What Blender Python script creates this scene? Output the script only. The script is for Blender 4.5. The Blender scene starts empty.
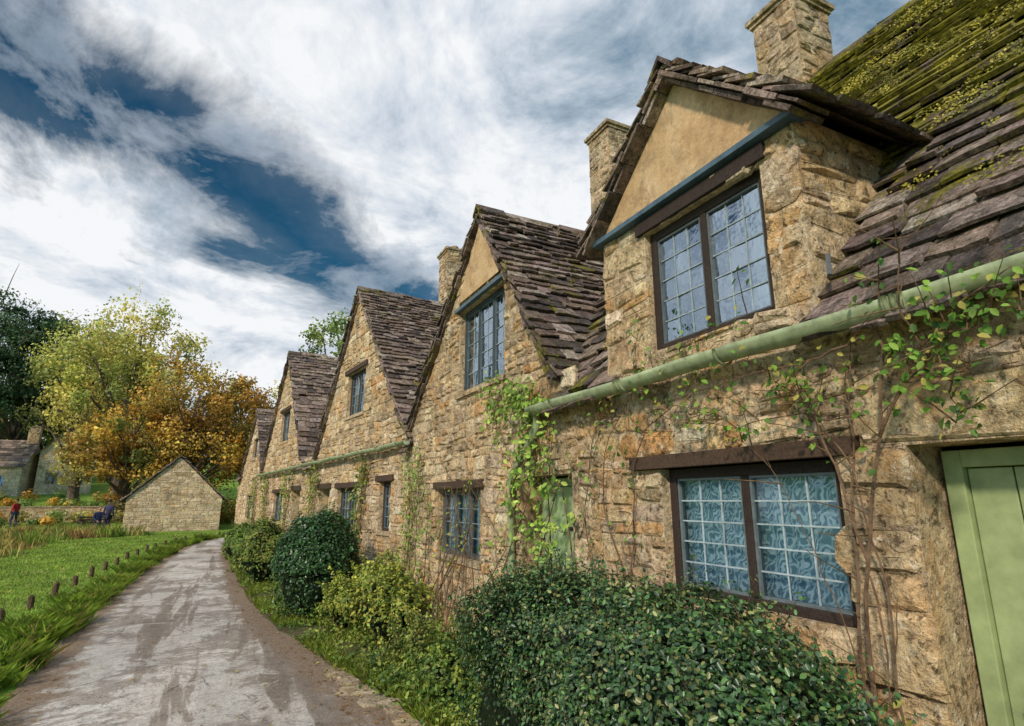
import bpy, math, random
import numpy as np
from mathutils import Vector, Matrix
random.seed(7); rng=np.random.default_rng(7)
R=random.random
def U(a,b): return a+(b-a)*random.random()
scene=bpy.context.scene
COL=scene.collection

# ------------------------------------------------------------------ helpers
def empty(name):
    o=bpy.data.objects.new(name,None); COL.objects.link(o); return o
def link(me,name,mat,parent=None):
    o=bpy.data.objects.new(name,me); COL.objects.link(o)
    if mat: me.materials.append(mat)
    if parent: o.parent=parent
    return o
class MB:
    def __init__(s): s.v=[];s.f=[];s.c=[]
    def add(s,vs,fs,col):
        b=len(s.v); s.v.extend([tuple(p) for p in vs])
        s.f.extend([tuple(b+i for i in f) for f in fs])
        if len(col)==3: col=(col[0],col[1],col[2],0.0)
        s.c.extend([col]*len(vs))
    def build(s,name,mat,parent=None,smooth=False,bevel=0):
        me=bpy.data.meshes.new(name); me.from_pydata(s.v,[],s.f); me.update()
        if s.v:
            a=me.color_attributes.new('Col','FLOAT_COLOR','POINT')
            a.data.foreach_set('color',np.array(s.c,dtype=np.float32).ravel())
        if smooth: me.polygons.foreach_set('use_smooth',[True]*len(me.polygons))
        o=link(me,name,mat,parent)
        if bevel:
            m=o.modifiers.new('b','BEVEL'); m.width=bevel; m.segments=2; m.limit_method='ANGLE'
        return o
def np_mesh(name,V,F,C,mat,parent=None):
    me=bpy.data.meshes.new(name); k=F.shape[1]; M=len(F)
    me.vertices.add(len(V)); me.vertices.foreach_set('co',V.astype(np.float32).ravel())
    me.loops.add(M*k); me.loops.foreach_set('vertex_index',F.astype(np.int32).ravel())
    me.polygons.add(M); me.polygons.foreach_set('loop_start',(np.arange(M)*k).astype(np.int32))
    me.update(calc_edges=True)
    a=me.color_attributes.new('Col','FLOAT_COLOR','POINT')
    C4=np.ones((len(V),4),dtype=np.float32); C4[:,:3]=C
    a.data.foreach_set('color',C4.ravel())
    return link(me,name,mat,parent)
class Fr:
    def __init__(s,O,A,N): s.O=Vector(O);s.A=Vector(A).normalized();s.N=Vector(N).normalized()
    def __call__(s,a,n,z): return s.O+s.A*a+s.N*n+Vector((0,0,z))
def bx(mb,fr,a0,a1,n0,n1,z0,z1,col):
    vs=[fr(a,n,z) for z in (z0,z1) for n in (n0,n1) for a in (a0,a1)]
    mb.add(vs,[(0,1,3,2),(4,6,7,5),(0,4,5,1),(2,3,7,6),(0,2,6,4),(1,5,7,3)],col)
def tube(mb,pts,rad,sides,col,cap=True):
    pts=[Vector(p) for p in pts]; n=len(pts)
    if not hasattr(rad,'__len__'): rad=[rad]*n
    vs=[];fs=[]
    for i,p in enumerate(pts):
        d=(pts[min(i+1,n-1)]-pts[max(i-1,0)])
        if d.length<1e-6: d=Vector((0,0,1))
        d.normalize()
        ref=Vector((0,0,1)) if abs(d.z)<.9 else Vector((1,0,0))
        a=d.cross(ref).normalized(); b=d.cross(a)
        for k in range(sides):
            t=2*math.pi*k/sides
            vs.append(p+(a*math.cos(t)+b*math.sin(t))*rad[i])
    for i in range(n-1):
        for k in range(sides):
            k2=(k+1)%sides
            fs.append((i*sides+k,i*sides+k2,(i+1)*sides+k2,(i+1)*sides+k))
    if cap:
        fs.append(tuple(range(sides))); fs.append(tuple((n-1)*sides+k for k in range(sides)))
    mb.add(vs,fs,col)
def wob(p0,p1,n,amp):
    p0=Vector(p0);p1=Vector(p1);out=[]
    off=Vector((0,0,0))
    for i in range(n+1):
        t=i/n; off+=Vector((U(-1,1),U(-1,1),U(-1,1)))*amp
        out.append(p0.lerp(p1,t)+off*math.sin(math.pi*min(t,.999))**.5 if 0<i<n else p0.lerp(p1,t))
    return out
def leaves(name,P,N,size,C,mat,parent=None,aspect=.55,hexa=False,up=0.0):
    n=len(P); P=np.asarray(P,float); N=np.asarray(N,float)
    N=N/(np.linalg.norm(N,axis=1,keepdims=True)+1e-9)
    r=rng.normal(size=(n,3)); r[:,2]+=up
    T=r-N*np.sum(r*N,axis=1,keepdims=True); T/=np.linalg.norm(T,axis=1,keepdims=True)+1e-9
    B=np.cross(N,T); L=np.asarray(size).reshape(-1,1)*np.ones((n,1)); W=L*aspect
    if hexa:
        V=np.stack([P-T*L*.5,P-T*L*.18+B*W*.46+N*L*.1,P+T*L*.2+B*W*.42+N*L*.08,P+T*L*.5-N*L*.08,P+T*L*.2-B*W*.42+N*L*.08,P-T*L*.18-B*W*.46+N*L*.1],axis=1); k=6
        V=V.reshape(-1,3); base=(np.arange(n)*6)[:,None]
        F=np.concatenate([base+np.array([[0,1,2,3]]),base+np.array([[0,3,4,5]])],axis=0)
    else:
        V=np.stack([P-T*L*.5,P+B*W*.5+N*L*.1,P+T*L*.5,P-B*W*.5+N*L*.1],axis=1); k=4
        V=V.reshape(-1,3); F=np.arange(n*4).reshape(n,4)
    return np_mesh(name,V,F,np.repeat(np.asarray(C),k,axis=0),mat,parent)

# ------------------------------------------------------------------ materials
def newmat(name):
    m=bpy.data.materials.new(name); m.use_nodes=True; nt=m.node_tree; nt.nodes.clear(); return m,nt
class NB:
    def __init__(s,nt): s.nt=nt
    def n(s,t,**kw):
        nd=s.nt.nodes.new(t)
        for k,v in kw.items():
            if k in('ins',): 
                for a,b in v.items(): nd.inputs[a].default_value=b
            else: setattr(nd,k,v)
        return nd
    def l(s,a,b): s.nt.links.new(a,b)
    def noise(s,vec,scale,detail=4,rough=.55,dist=0):
        nd=s.n('ShaderNodeTexNoise'); nd.inputs['Scale'].default_value=scale; nd.inputs['Detail'].default_value=detail
        nd.inputs['Roughness'].default_value=rough; nd.inputs['Distortion'].default_value=dist
        if vec is not None: s.l(vec,nd.inputs['Vector'])
        return nd.outputs['Fac']
    def scl(s,vec,sc):
        mp=s.n('ShaderNodeMapping'); mp.inputs['Scale'].default_value=sc; s.l(vec,mp.inputs['Vector']); return mp.outputs[0]
    def ramp(s,fac,stops):
        nd=s.n('ShaderNodeValToRGB'); s.l(fac,nd.inputs['Fac']); e=nd.color_ramp.elements
        while len(e)<len(stops): e.new(.5)
        for i,(p,c) in enumerate(stops):
            e[i].position=p; e[i].color=(c,c,c,1) if not hasattr(c,'__len__') else (c[0],c[1],c[2],1)
        return nd.outputs['Color']
    def mix(s,a,b,fac,mode='MIX'):
        nd=s.n('ShaderNodeMix',data_type='RGBA',blend_type=mode)
        for sock,v in ((nd.inputs[0],fac),(nd.inputs[6],a),(nd.inputs[7],b)):
            if isinstance(v,bpy.types.NodeSocket): s.l(v,sock)
            elif hasattr(v,'__len__'): sock.default_value=(v[0],v[1],v[2],1)
            else: sock.default_value=v
        return nd.outputs[2]
    def math(s,op,a,b=0.0,clamp=False):
        nd=s.n('ShaderNodeMath',operation=op); nd.use_clamp=clamp
        for sock,v in ((nd.inputs[0],a),(nd.inputs[1],b)):
            if isinstance(v,bpy.types.NodeSocket): s.l(v,sock)
            else: sock.default_value=v
        return nd.outputs[0]
    def bump(s,h,strength,dist,normal=None):
        nd=s.n('ShaderNodeBump'); nd.inputs['Strength'].default_value=strength; nd.inputs['Distance'].default_value=dist
        s.l(h,nd.inputs['Height'])
        if normal: s.l(normal,nd.inputs['Normal'])
        return nd.outputs[0]
    def out(s,sh):
        o=s.n('ShaderNodeOutputMaterial'); s.l(sh,o.inputs['Surface'])
    def bsdf(s,col,rough=.8,normal=None,spec=.3,metal=0):
        b=s.n('ShaderNodeBsdfPrincipled')
        if isinstance(col,bpy.types.NodeSocket): s.l(col,b.inputs['Base Color'])
        else: b.inputs['Base Color'].default_value=(*col,1)
        if isinstance(rough,bpy.types.NodeSocket): s.l(rough,b.inputs['Roughness'])
        else: b.inputs['Roughness'].default_value=rough
        b.inputs['Specular IOR Level'].default_value=spec; b.inputs['Metallic'].default_value=metal
        if normal: s.l(normal,b.inputs['Normal'])
        return b.outputs[0]
def base(name):
    m,nt=newmat(name); b=NB(nt)
    tc=b.n('ShaderNodeTexCoord').outputs['Object']
    at=b.n('ShaderNodeAttribute',attribute_name='Col')
    return m,b,tc,at

def mat_stone():
    m,b,tc,at=base('limestone')
    c=at.outputs['Color']
    sm=b.noise(tc,7,5,.7,.4); c=b.mix(c,(.68,.57,.41),b.math('MULTIPLY',b.ramp(sm,[(.47,0),(.60,1)]),.55))
    n1=b.noise(tc,10,6,.74); c=b.mix(c,b.ramp(n1,[(.3,.42),(.5,1.03),(.72,1.35)]),1.0,'MULTIPLY')
    n2=b.noise(tc,48,4,.75); c=b.mix(c,b.ramp(n2,[(.32,.5),(.5,1.0),(.7,1.3)]),.9,'MULTIPLY')
    st=b.noise(tc,1.4,5,.72,.7); c=b.mix(c,(.20,.145,.09),b.math('MULTIPLY',b.ramp(st,[(.48,0),(.66,1)]),.6))
    sk=b.noise(b.scl(tc,(4,4,.55)),1.6,5,.7,.3); c=b.mix(c,(.12,.09,.06),b.math('MULTIPLY',b.ramp(sk,[(.53,0),(.70,1)]),.55))
    rs=b.noise(tc,2.6,5,.72,.8); c=b.mix(c,(.62,.34,.12),b.math('MULTIPLY',b.ramp(rs,[(.50,0),(.68,1)]),.5))
    li=b.noise(tc,13,6,.78); c=b.mix(c,(.80,.75,.64),b.math('MULTIPLY',b.ramp(li,[(.565,0),(.63,1)]),.65))
    bl=b.noise(tc,21,5,.78,.3); c=b.mix(c,(.06,.045,.03),b.math('MULTIPLY',b.ramp(bl,[(.57,0),(.65,1)]),.75))
    c=b.mix(c,(1.05,.96,.84),1.0,'MULTIPLY')
    h=b.math('ADD',b.math('MULTIPLY',n1,1.3),b.math('MULTIPLY',n2,.6))
    h=b.math('SUBTRACT',h,b.math('MULTIPLY',b.ramp(bl,[(.55,0),(.66,1)]),.35))
    b.out(b.bsdf(c,.94,b.bump(h,1.0,.028),.1)); return m
def mat_plaster():
    m,b,tc,at=base('lime_render')
    n1=b.noise(tc,2.5,6,.65,.5); n2=b.noise(tc,30,5,.7)
    c=b.ramp(n1,[(.3,(.38,.23,.12)),(.5,(.54,.36,.19)),(.7,(.64,.47,.29))])
    c=b.mix(c,b.ramp(n2,[(.3,.8),(.7,1.15)]),1,'MULTIPLY')
    d=b.noise(tc,4,7,.78,.5); c=b.mix(c,(.22,.15,.085),b.math('MULTIPLY',b.ramp(d,[(.50,0),(.66,1)]),.65))
    b.out(b.bsdf(c,.9,b.bump(b.math('ADD',n1,b.math('MULTIPLY',n2,.4)),.8,.02),.15)); return m
def mat_tile():
    m,b,tc,at=base('stone_slate')
    c=at.outputs['Color']
    n1=b.noise(tc,14,5,.75); n2=b.noise(tc,60,4,.75)
    c=b.mix(c,b.ramp(n1,[(.3,.35),(.5,1.0),(.7,1.8)]),1,'MULTIPLY')
    c=b.mix(c,b.ramp(n2,[(.3,.5),(.7,1.5)]),1,'MULTIPLY')
    rd=b.noise(tc,2.2,5,.7,.5); c=b.mix(c,(.28,.165,.10),b.math('MULTIPLY',b.ramp(rd,[(.48,0),(.65,1)]),.4))
    li=b.noise(tc,22,6,.82); c=b.mix(c,(.55,.48,.40),b.math('MULTIPLY',b.ramp(li,[(.59,0),(.65,1)]),.5))
    bk=b.noise(tc,9,6,.8,.5); c=b.mix(c,(.03,.023,.018),b.math('MULTIPLY',b.ramp(bk,[(.52,0),(.61,1)]),.7))
    mo=b.noise(tc,2.6,8,.8,.6)
    mf=b.math('ADD',mo,b.math('MULTIPLY',b.math('SUBTRACT',at.outputs['Alpha'],.5),.30))
    mc=b.ramp(b.noise(tc,16,6,.82),[(.30,(.07,.055,.02)),(.43,(.17,.15,.03)),(.55,(.36,.32,.04)),(.68,(.66,.55,.08))])
    c=b.mix(c,mc,b.math('MULTIPLY',b.ramp(mf,[(.49,0),(.56,1)]),.92))
    h=b.math('ADD',n1,b.math('MULTIPLY',n2,.6))
    h=b.math('ADD',h,b.math('MULTIPLY',b.ramp(mf,[(.48,0),(.62,1)]),.8))
    b.out(b.bsdf(c,.95,b.bump(h,1,.03),.1)); return m
def mat_attr(name,rough=.6,spec=.4,nscale=30,amt=.35,bd=.003,metal=0,bs=.5,stretch=None):
    m,b,tc,at=base(name)
    v=tc
    if stretch:
        mp=b.n('ShaderNodeMapping'); mp.inputs['Scale'].default_value=stretch; b.l(tc,mp.inputs['Vector']); v=mp.outputs[0]
    n=b.noise(v,nscale,5,.65); c=b.mix(at.outputs['Color'],b.ramp(n,[(.3,1-amt),(.7,1+amt)]),1,'MULTIPLY')
    g=b.noise(tc,2.3,6,.7); c=b.mix(c,b.ramp(g,[(.4,1.0),(.7,.65)]),.8,'MULTIPLY')
    b.out(b.bsdf(c,rough,b.bump(n,bs,bd),spec,metal)); return m
def mat_leaf(name,trans=.35,rough=.5,spec=.3):
    m,b,tc,at=base(name)
    n=b.noise(tc,3,2); c=b.mix(at.outputs['Color'],b.ramp(n,[(.3,.75),(.7,1.3)]),1,'MULTIPLY')
    p=b.bsdf(c,rough,None,spec); t=b.n('ShaderNodeBsdfTranslucent'); b.l(c,t.inputs[0])
    mx=b.n('ShaderNodeMixShader'); mx.inputs[0].default_value=trans; b.l(p,mx.inputs[1]); b.l(t.outputs[0],mx.inputs[2])
    b.out(mx.outputs[0]); return m
def mat_glass(name='old_glass',add=.32,mul=1.0,col=(.66,.80,.94,1)):
    m,b,tc,at=base(name)
    n=b.noise(tc,6,3); g=b.n('ShaderNodeBsdfGlossy'); g.inputs['Roughness'].default_value=.04; g.inputs['Color'].default_value=col
    b.l(b.bump(n,.35,.02),g.inputs['Normal'])
    t=b.n('ShaderNodeBsdfTransparent'); t.inputs[0].default_value=(.85,.94,.97,1)
    fz=b.n('ShaderNodeFresnel'); fz.inputs[0].default_value=1.55
    f=b.math('ADD',b.math('MULTIPLY',fz.outputs[0],mul),add,True)
    mx=b.n('ShaderNodeMixShader'); b.l(f,mx.inputs[0]); b.l(t.outputs[0],mx.inputs[1]); b.l(g.outputs[0],mx.inputs[2])
    b.out(mx.outputs[0]); return m
def mat_curtain():
    m,b,tc,at=base('lace_curtain')
    w=b.n('ShaderNodeTexWave',wave_type='RINGS'); w.inputs['Scale'].default_value=8; w.inputs['Distortion'].default_value=16; w.inputs['Detail'].default_value=1.5; w.inputs['Detail Scale'].default_value=1.7
    b.l(tc,w.inputs['Vector'])
    v=b.n('ShaderNodeTexVoronoi',feature='DISTANCE_TO_EDGE'); v.inputs['Scale'].default_value=19; b.l(tc,v.inputs['Vector'])
    p=b.math('MAXIMUM',b.ramp(w.outputs['Fac'],[(.58,0),(.7,1)]),b.math('MULTIPLY',b.ramp(v.outputs['Distance'],[(.03,1),(.08,0)]),.6))
    p=b.math('ADD',b.math('MULTIPLY',p,.8),b.math('MULTIPLY',b.noise(tc,3,4),.3),True)
    c=b.mix((.13,.28,.36),(.82,.92,.94),p)
    b.out(b.bsdf(c,.9,None,.1)); return m
def mat_road():
    m,b,tc,at=base('worn_lane_surface')
    mp=b.n('ShaderNodeMapping'); mp.inputs['Scale'].default_value=(1.35,.13,1); mp.inputs['Rotation'].default_value=(0,0,.05); b.l(tc,mp.inputs['Vector'])
    strip=b.noise(mp.outputs[0],1.2,7,.62,.5)
    big=b.noise(tc,.9,8,.75,.6); fine=b.noise(tc,70,4,.8); med=b.noise(tc,9,6,.8)
    c=b.ramp(strip,[(.38,(.26,.205,.165)),(.455,(.34,.275,.225)),(.475,(.56,.49,.43)),(.60,(.62,.56,.50))])
    c=b.mix(c,(.22,.165,.125),b.math('MULTIPLY',b.ramp(big,[(.50,0),(.55,1)]),.65))
    # cut-out repair patches
    v=b.n('ShaderNodeTexVoronoi',distance='CHEBYCHEV'); v.inputs['Scale'].default_value=.8; b.l(b.scl(tc,(1.1,.45,1)),v.inputs['Vector'])
    sp=b.n('ShaderNodeSeparateColor'); b.l(v.outputs['Color'],sp.inputs[0])
    c=b.mix(c,b.ramp(sp.outputs[0],[(.0,.78),(.5,1.0),(1,1.16)]),.8,'MULTIPLY')
    ve=b.n('ShaderNodeTexVoronoi',feature='DISTANCE_TO_EDGE'); ve.inputs['Scale'].default_value=1.9
    nz=b.n('ShaderNodeTexNoise',ins={'Scale':5.0,'Detail':5.0}); b.l(tc,nz.inputs['Vector']); b.l(b.mix(tc,nz.outputs['Color'],.14),ve.inputs['Vector'])
    crm=b.ramp(b.noise(tc,.7,3),[(.5,0),(.6,1)])
    c=b.mix(c,(.09,.07,.055),b.math('MULTIPLY',b.math('MULTIPLY',b.ramp(ve.outputs['Distance'],[(.004,1),(.018,0)]),crm),.7))
    pt=b.noise(tc,1.7,8,.8,1.0); c=b.mix(c,(.68,.63,.57),b.math('MULTIPLY',b.ramp(pt,[(.57,0),(.59,1)]),.5))
    c=b.mix(c,b.ramp(fine,[(.3,.6),(.5,1),(.72,1.3)]),.9,'MULTIPLY')
    c=b.mix(c,b.ramp(med,[(.32,.62),(.5,1),(.7,1.2)]),.9,'MULTIPLY')
    gv=b.noise(tc,33,5,.85); c=b.mix(c,(.11,.08,.06),b.math('MULTIPLY',b.ramp(gv,[(.57,0),(.63,1)]),.55))
    cr=b.math('ABSOLUTE',b.math('SUBTRACT',b.noise(tc,1.3,5,.6,1.2),.5)); c=b.mix(c,(.09,.07,.055),b.math('MULTIPLY',b.ramp(cr,[(.0,1),(.007,0)]),.7))
    ed=b.math('ADD',at.outputs['Alpha'],b.math('MULTIPLY',b.math('SUBTRACT',b.noise(tc,2.2,7,.75),.5),1.8))
    c=b.mix(c,b.mix((.17,.11,.07),(.32,.23,.16),b.ramp(gv,[(.4,0),(.6,1)])),b.ramp(ed,[(.35,0),(.62,1)]))
    wet=b.ramp(big,[(.56,0),(.62,1)])
    h=b.math('ADD',b.math('MULTIPLY',fine,.35),med)
    b.out(b.bsdf(c,b.ramp(big,[(.54,.9),(.64,.5)]),b.bump(h,.9,.03),.3)); return m
def mat_ground(name,cols,sc=3):
    m,b,tc,at=base(name)
    n=b.noise(tc,sc,7,.7,.5); f=b.noise(tc,40,4,.8)
    c=b.ramp(n,[(.35,cols[0]),(.5,cols[1]),(.65,cols[2])]); c=b.mix(c,b.ramp(f,[(.3,.55),(.7,1.4)]),1,'MULTIPLY')
    b.out(b.bsdf(c,.95,b.bump(b.math('ADD',n,b.math('MULTIPLY',f,.4)),1,.05),.1)); return m

M_stone=mat_stone(); M_plaster=mat_plaster(); M_tile=mat_tile()
M_wood=mat_attr('weathered_timber',.75,.25,14,.45,.006,stretch=(1,6,6))
M_paint=mat_attr('painted_wood',.55,.35,9,.2,.002)
M_metal=mat_attr('leaded_frame',.45,.5,30,.25,.001)
M_lead=mat_attr('lead_flashing',.5,.4,12,.3,.004)
M_gut=mat_attr('gutter_paint',.45,.45,14,.35,.002)
M_leaf=mat_leaf('leaves'); M_leafg=mat_leaf('glossy_leaves',.2,.35,.5); M_grass=mat_leaf('grass_blades',.35,.6,.2)
M_bark=mat_attr('bark',.95,.1,16,.45,.02,bs=1)
M_dark=mat_attr('dark_interior',1,.0,3,.1,.001)
M_glass=mat_glass(); M_curt=mat_curtain()
M_glass2=mat_glass('clear_glass',.03,.8,(.7,.85,.95,1))
M_road=mat_road()
M_soil=mat_ground('verge_soil',[(.07,.10,.02),(.12,.10,.05),(.2,.15,.09)],4)
M_ground=mat_ground('meadow_ground',[(.12,.22,.03),(.19,.30,.04),(.24,.29,.07)],1.2)

# ------------------------------------------------------------------ stone wall builder
PAL=[((.60,.45,.27),5),((.47,.39,.29),4),((.68,.56,.39),4),((.56,.34,.16),1.6),((.33,.265,.19),2.6),((.74,.66,.52),2.5),((.54,.43,.30),4)]
def pick(pal):
    t=sum(w for _,w in pal)*R()
    for c,w in pal:
        t-=w
        if t<=0: break
    k=U(.8,1.2); return (c[0]*k,c[1]*k*U(.96,1.04),c[2]*k*U(.92,1.08))
MORT=(.54,.45,.32)
def warp(p):
    s,z=p
    return (s+.012*math.sin(7*z+3*s), z+.015*math.sin(2.3*s+2.1*math.sin(z*2.7))+.010*math.sin(6.1*s+z*5))
def stone(mb,fr,q,proj,pal):
    w=abs(q[1][0]-q[0][0]); h=abs(q[3][1]-q[0][1]); 
    c=min(w,h)*U(.12,.34); pts=[]
    for i in range(4):
        p=q[i]; a=q[i-1]; b=q[(i+1)%4]
        for t in (a,b):
            dx=t[0]-p[0]; dz=t[1]-p[1]; L=math.hypot(dx,dz)+1e-6; k=min(c*U(.4,1.5),L*.42)
            pts.append(warp((p[0]+dx/L*k+U(-.006,.006),p[1]+dz/L*k+U(-.006,.006))))
    cx=sum(p[0] for p in pts)/8; cz=sum(p[1] for p in pts)/8
    ins=.013/min(max(min(w,h)*.5,.025),.2)
    pr=proj*U(.1,1.4); t1=U(-.006,.006); t2=U(-.006,.006)
    vs=[fr(p[0],-.02,p[1]) for p in pts]
    vs+=[fr(p[0]+U(-.002,.002),pr*.35,p[1]) for p in pts]
    vs+=[fr(cx+(p[0]-cx)*(1-ins*U(.6,1.4)),pr+U(-.005,.005)+t1*(p[0]-cx)/(w*.5+.01)+t2*(p[1]-cz)/(h*.5+.01),cz+(p[1]-cz)*(1-ins*U(.6,1.4))) for p in pts]
    vs.append(fr(cx+U(-.25,.25)*w,pr+U(-.003,.009),cz+U(-.2,.2)*h))
    fs=[]
    for r in (0,8):
        for k in range(8): fs.append((r+k,r+(k+1)%8,r+8+(k+1)%8,r+8+k))
    for k in range(8): fs.append((16+k,16+(k+1)%8,24))
    mb.add(vs,fs,pick(pal))
def wall(mb,fr,z0,z1,L,Rr,ops=[],hrow=(.06,.165),wst=(.08,.34),pal=PAL,proj=.018,keys=[]):
    ks=sorted(set([z0,z1]+[o[2] for o in ops if z0<o[2]<z1]+[o[3] for o in ops if z0<o[3]<z1]+[k for k in keys if z0<k<z1]))
    rows=[]
    for a,b in zip(ks[:-1],ks[1:]):
        z=a
        while b-z>hrow[1]*1.1:
            h=U(*hrow); 
            if b-z-h<hrow[0]: h=(b-z)/2
            rows.append((z,z+h)); z+=h
        rows.append((z,b))
    for a,b in rows:
        m=(a+b)/2
        ivs=[[L(a),L(b),Rr(a),Rr(b)]]
        for o in ops:
            if o[2]<=m<=o[3]:
                nv=[]
                for iv in ivs:
                    if o[0]>max(iv[0],iv[1]) and o[0]<min(iv[2],iv[3]): nv.append([iv[0],iv[1],o[0],o[0]])
                    elif o[0]>max(iv[0],iv[1]): nv.append(iv); continue
                    if o[1]<min(iv[2],iv[3]) and o[1]>max(iv[0],iv[1])-1e-6: nv.append([o[1],o[1],iv[2],iv[3]])
                    elif o[1]<=max(iv[0],iv[1]): nv.append(iv)
                ivs=nv
        for iv in ivs:
            if iv[2]-iv[0]<.01 : continue
            r1=max(iv[3],iv[1]+.001)
            mb.add([fr(iv[0],0,a),fr(iv[2],0,a),fr(r1,0,b),fr(iv[1],0,b)],[(0,1,2,3)],MORT)
            h=b-a; left=[iv[0],iv[1]]; s=max(iv[0],iv[1])
            while True:
                wd=U(*wst)*(.6+h*3.2); s=s+wd
                last = s>min(iv[2],iv[3])-wst[0]*.7
                if last: right=[iv[2],iv[3]]
                else:
                    j=U(-.022,.022); right=[s+j,s-j]
                g=U(.003,.012)
                def J(): return U(-.013,.013)*min(1,h/.1)
                if right[0]-left[0]>.03 or right[1]-left[1]>.03:
                    q=[(left[0]+g,a+g+J()),(right[0]-g,a+g+J()),(max(right[1]-g,left[1]+g+.004),b-g+J()),(left[1]+g,b-g+J())]
                    if h>.11 and R()<.34 and not last:
                        zz=a+h*U(.35,.65)
                        tm=(zz-a)/h; lm=left[0]+(left[1]-left[0])*tm; rm=right[0]+(right[1]-right[0])*tm
                        stone(mb,fr,[q[0],q[1],(rm-g,zz-g),(lm+g,zz-g+J())],proj,pal)
                        stone(mb,fr,[(lm+g,zz+g),(rm-g,zz+g),q[2],q[3]],proj,pal)
                    else: stone(mb,fr,q,proj,pal)
                left=right[:]
                if last: break
    for o in ops:  # reveals
        d=-.26; c=(.56,.46,.32)
        for (p,q) in (((o[0],o[2]),(o[0],o[3])),((o[1],o[2]),(o[1],o[3])),((o[0],o[3]),(o[1],o[3])),((o[0],o[2]),(o[1],o[2]))):
            mb.add([fr(p[0],.0,p[1]),fr(q[0],.0,q[1]),fr(q[0],d,q[1]),fr(p[0],d,p[1])],[(0,1,2,3)],c)
def quoins(mb,fr,a,z0,z1,out=1):
    z=z0;k=0
    while z<z1-.06:
        h=min(U(.16,.26),z1-z); w=(.34 if k%2 else .2)*U(.9,1.1); k+=1
        a0,a1=(a,a+w*out); 
        if a1<a0:a0,a1=a1,a0
        stone(mb,fr,[(a0,z+.005),(a1,z+.005),(a1,z+h-.005),(a0,z+h-.005)],.03,[((.68,.56,.39),2),((.58,.47,.32),2)]); z+=h

TP=[((.235,.175,.145),4),((.155,.12,.105),3),((.31,.235,.19),3),((.38,.31,.255),1.5),((.095,.077,.07),2.5)]
def tiles(mb,O,A,Up,N,Lw,rng_fn,keep=None,e0=.16,e1=.09,moss=lambda w:0.2,th=.024,lift=.034):
    w=-.06
    while w<Lw:
        e=(e0+(e1-e0)*max(w,0)/Lw)*U(.85,1.15)
        a0,a1=rng_fn(w); a=a0+U(-.03,.03)
        while a<a1-.04:
            wd=min(U(.6,2.0)*e*1.15+.04,a1-a+.02)
            lo=U(-.028,.024); l2=lo+U(-.02,.02); lm=lo+U(-.02,.014)
            t=th*U(.6,1.5); h0=lift*U(.7,1.5); h1=h0+U(-.012,.012); g=U(.002,.007); up=min(w+e*1.8,Lw+.03)
            if (keep is None or keep(O+A*(a+wd/2)+Up*(w+e*.8))) and R()>.008:
                def P(x,y,h): return O+A*x+Up*y+N*h
                x0=a+g;x1=a+wd-g;xm=(x0+x1)/2+U(-.15,.15)*wd
                vs=[P(x0,w+lo,h0+t),P(xm,w+lm,(h0+h1)/2+t),P(x1,w+l2,h1+t),P(x1-U(0,.01),up,.01),P(x0+U(0,.01),up,.01),
                    P(x0,w+lo,h0),P(xm,w+lm,(h0+h1)/2),P(x1,w+l2,h1),P(x1,up,-.012),P(x0,up,-.012)]
                c=pick(TP); mo=max(0,min(1,moss(w)+U(-.14,.14)))
                mb.add(vs,[(0,1,2,3,4),(5,6,1,0),(6,7,2,1),(7,8,3,2),(9,5,0,4),(5,9,8,7,6)],(c[0],c[1],c[2],mo))
            a+=wd
        w+=e
def ridge(mb,p0,p1,side,moss=.3,w=.15):
    p0=Vector(p0);p1=Vector(p1); L=(p1-p0).length; d=(p1-p0)/L; side=Vector(side).normalized(); a=0; Z=Vector((0,0,1))
    while a<L:
        l=min(U(.3,.5),L-a); 
        if l<.05: break
        j=U(-.018,.018); ww=w*U(.88,1.12); dr=ww*1.05
        vs=[]
        for t in (a+.004,a+l-.004):
            c=p0+d*t+Z*(j+U(-.006,.006))
            vs+=[c+side*ww-Z*(dr-.06),c+Z*.07,c-side*ww-Z*(dr-.06),c-side*(ww-.01)-Z*(dr-.02),c+Z*.03,c+side*ww-Z*(dr-.02)]
        k=pick(TP)
        mb.add(vs,[(0,1,7,6),(1,2,8,7),(2,3,9,8),(3,4,10,9),(4,5,11,10),(5,0,6,11),(0,5,4,1),(1,4,3,2),(6,7,10,11),(7,8,9,10)],(k[0],k[1],k[2],moss))
        a+=l

# ------------------------------------------------------------------ frames of the row
EZ=2.61; SL=1.27; RD=2.9; RZ=EZ+SL*RD
FA=Fr((2.5,0,0),(0,1,0),(-1,0,0))
bA=Vector((-.119,.993,0)).normalized(); bN=Vector((-bA.y,bA.x,0))
FB=Fr((2.5,8.6,0),bA,bN)
class Cot:
    def __init__(s,nm='stone_cottage'):
        s.e=empty(nm); s.w=MB(); s.r=MB(); s.t=MB(); s.m=MB(); s.g=MB(); s.g2=MB(); s.c=MB(); s.d=MB(); s.p=MB(); s.pl=MB(); s.ld=MB(); s.gt=MB()
    def done(s):
        for mb,n,m,sm,bv in ((s.w,'stone_walls',M_stone,0,0),(s.r,'stone_slate_roof',M_tile,0,0),(s.t,'timber_frames',M_wood,0,.004),(s.m,'leaded_casements',M_metal,0,0),
            (s.g,'window_glass',M_glass,0,0),(s.g2,'window_glass',M_glass2,0,0),(s.c,'lace_curtains',M_curt,0,0),(s.d,'room_interiors',M_dark,0,0),(s.p,'painted_door',M_paint,0,.004),(s.pl,'rendered_gable',M_plaster,0,0),(s.ld,'lead_flashing',M_lead,0,.004),(s.gt,'gutters',M_gut,1,0)):
            if mb.v: mb.build(n,m,s.e,bool(sm),bv)
WD=(.055,.035,.024)
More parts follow.
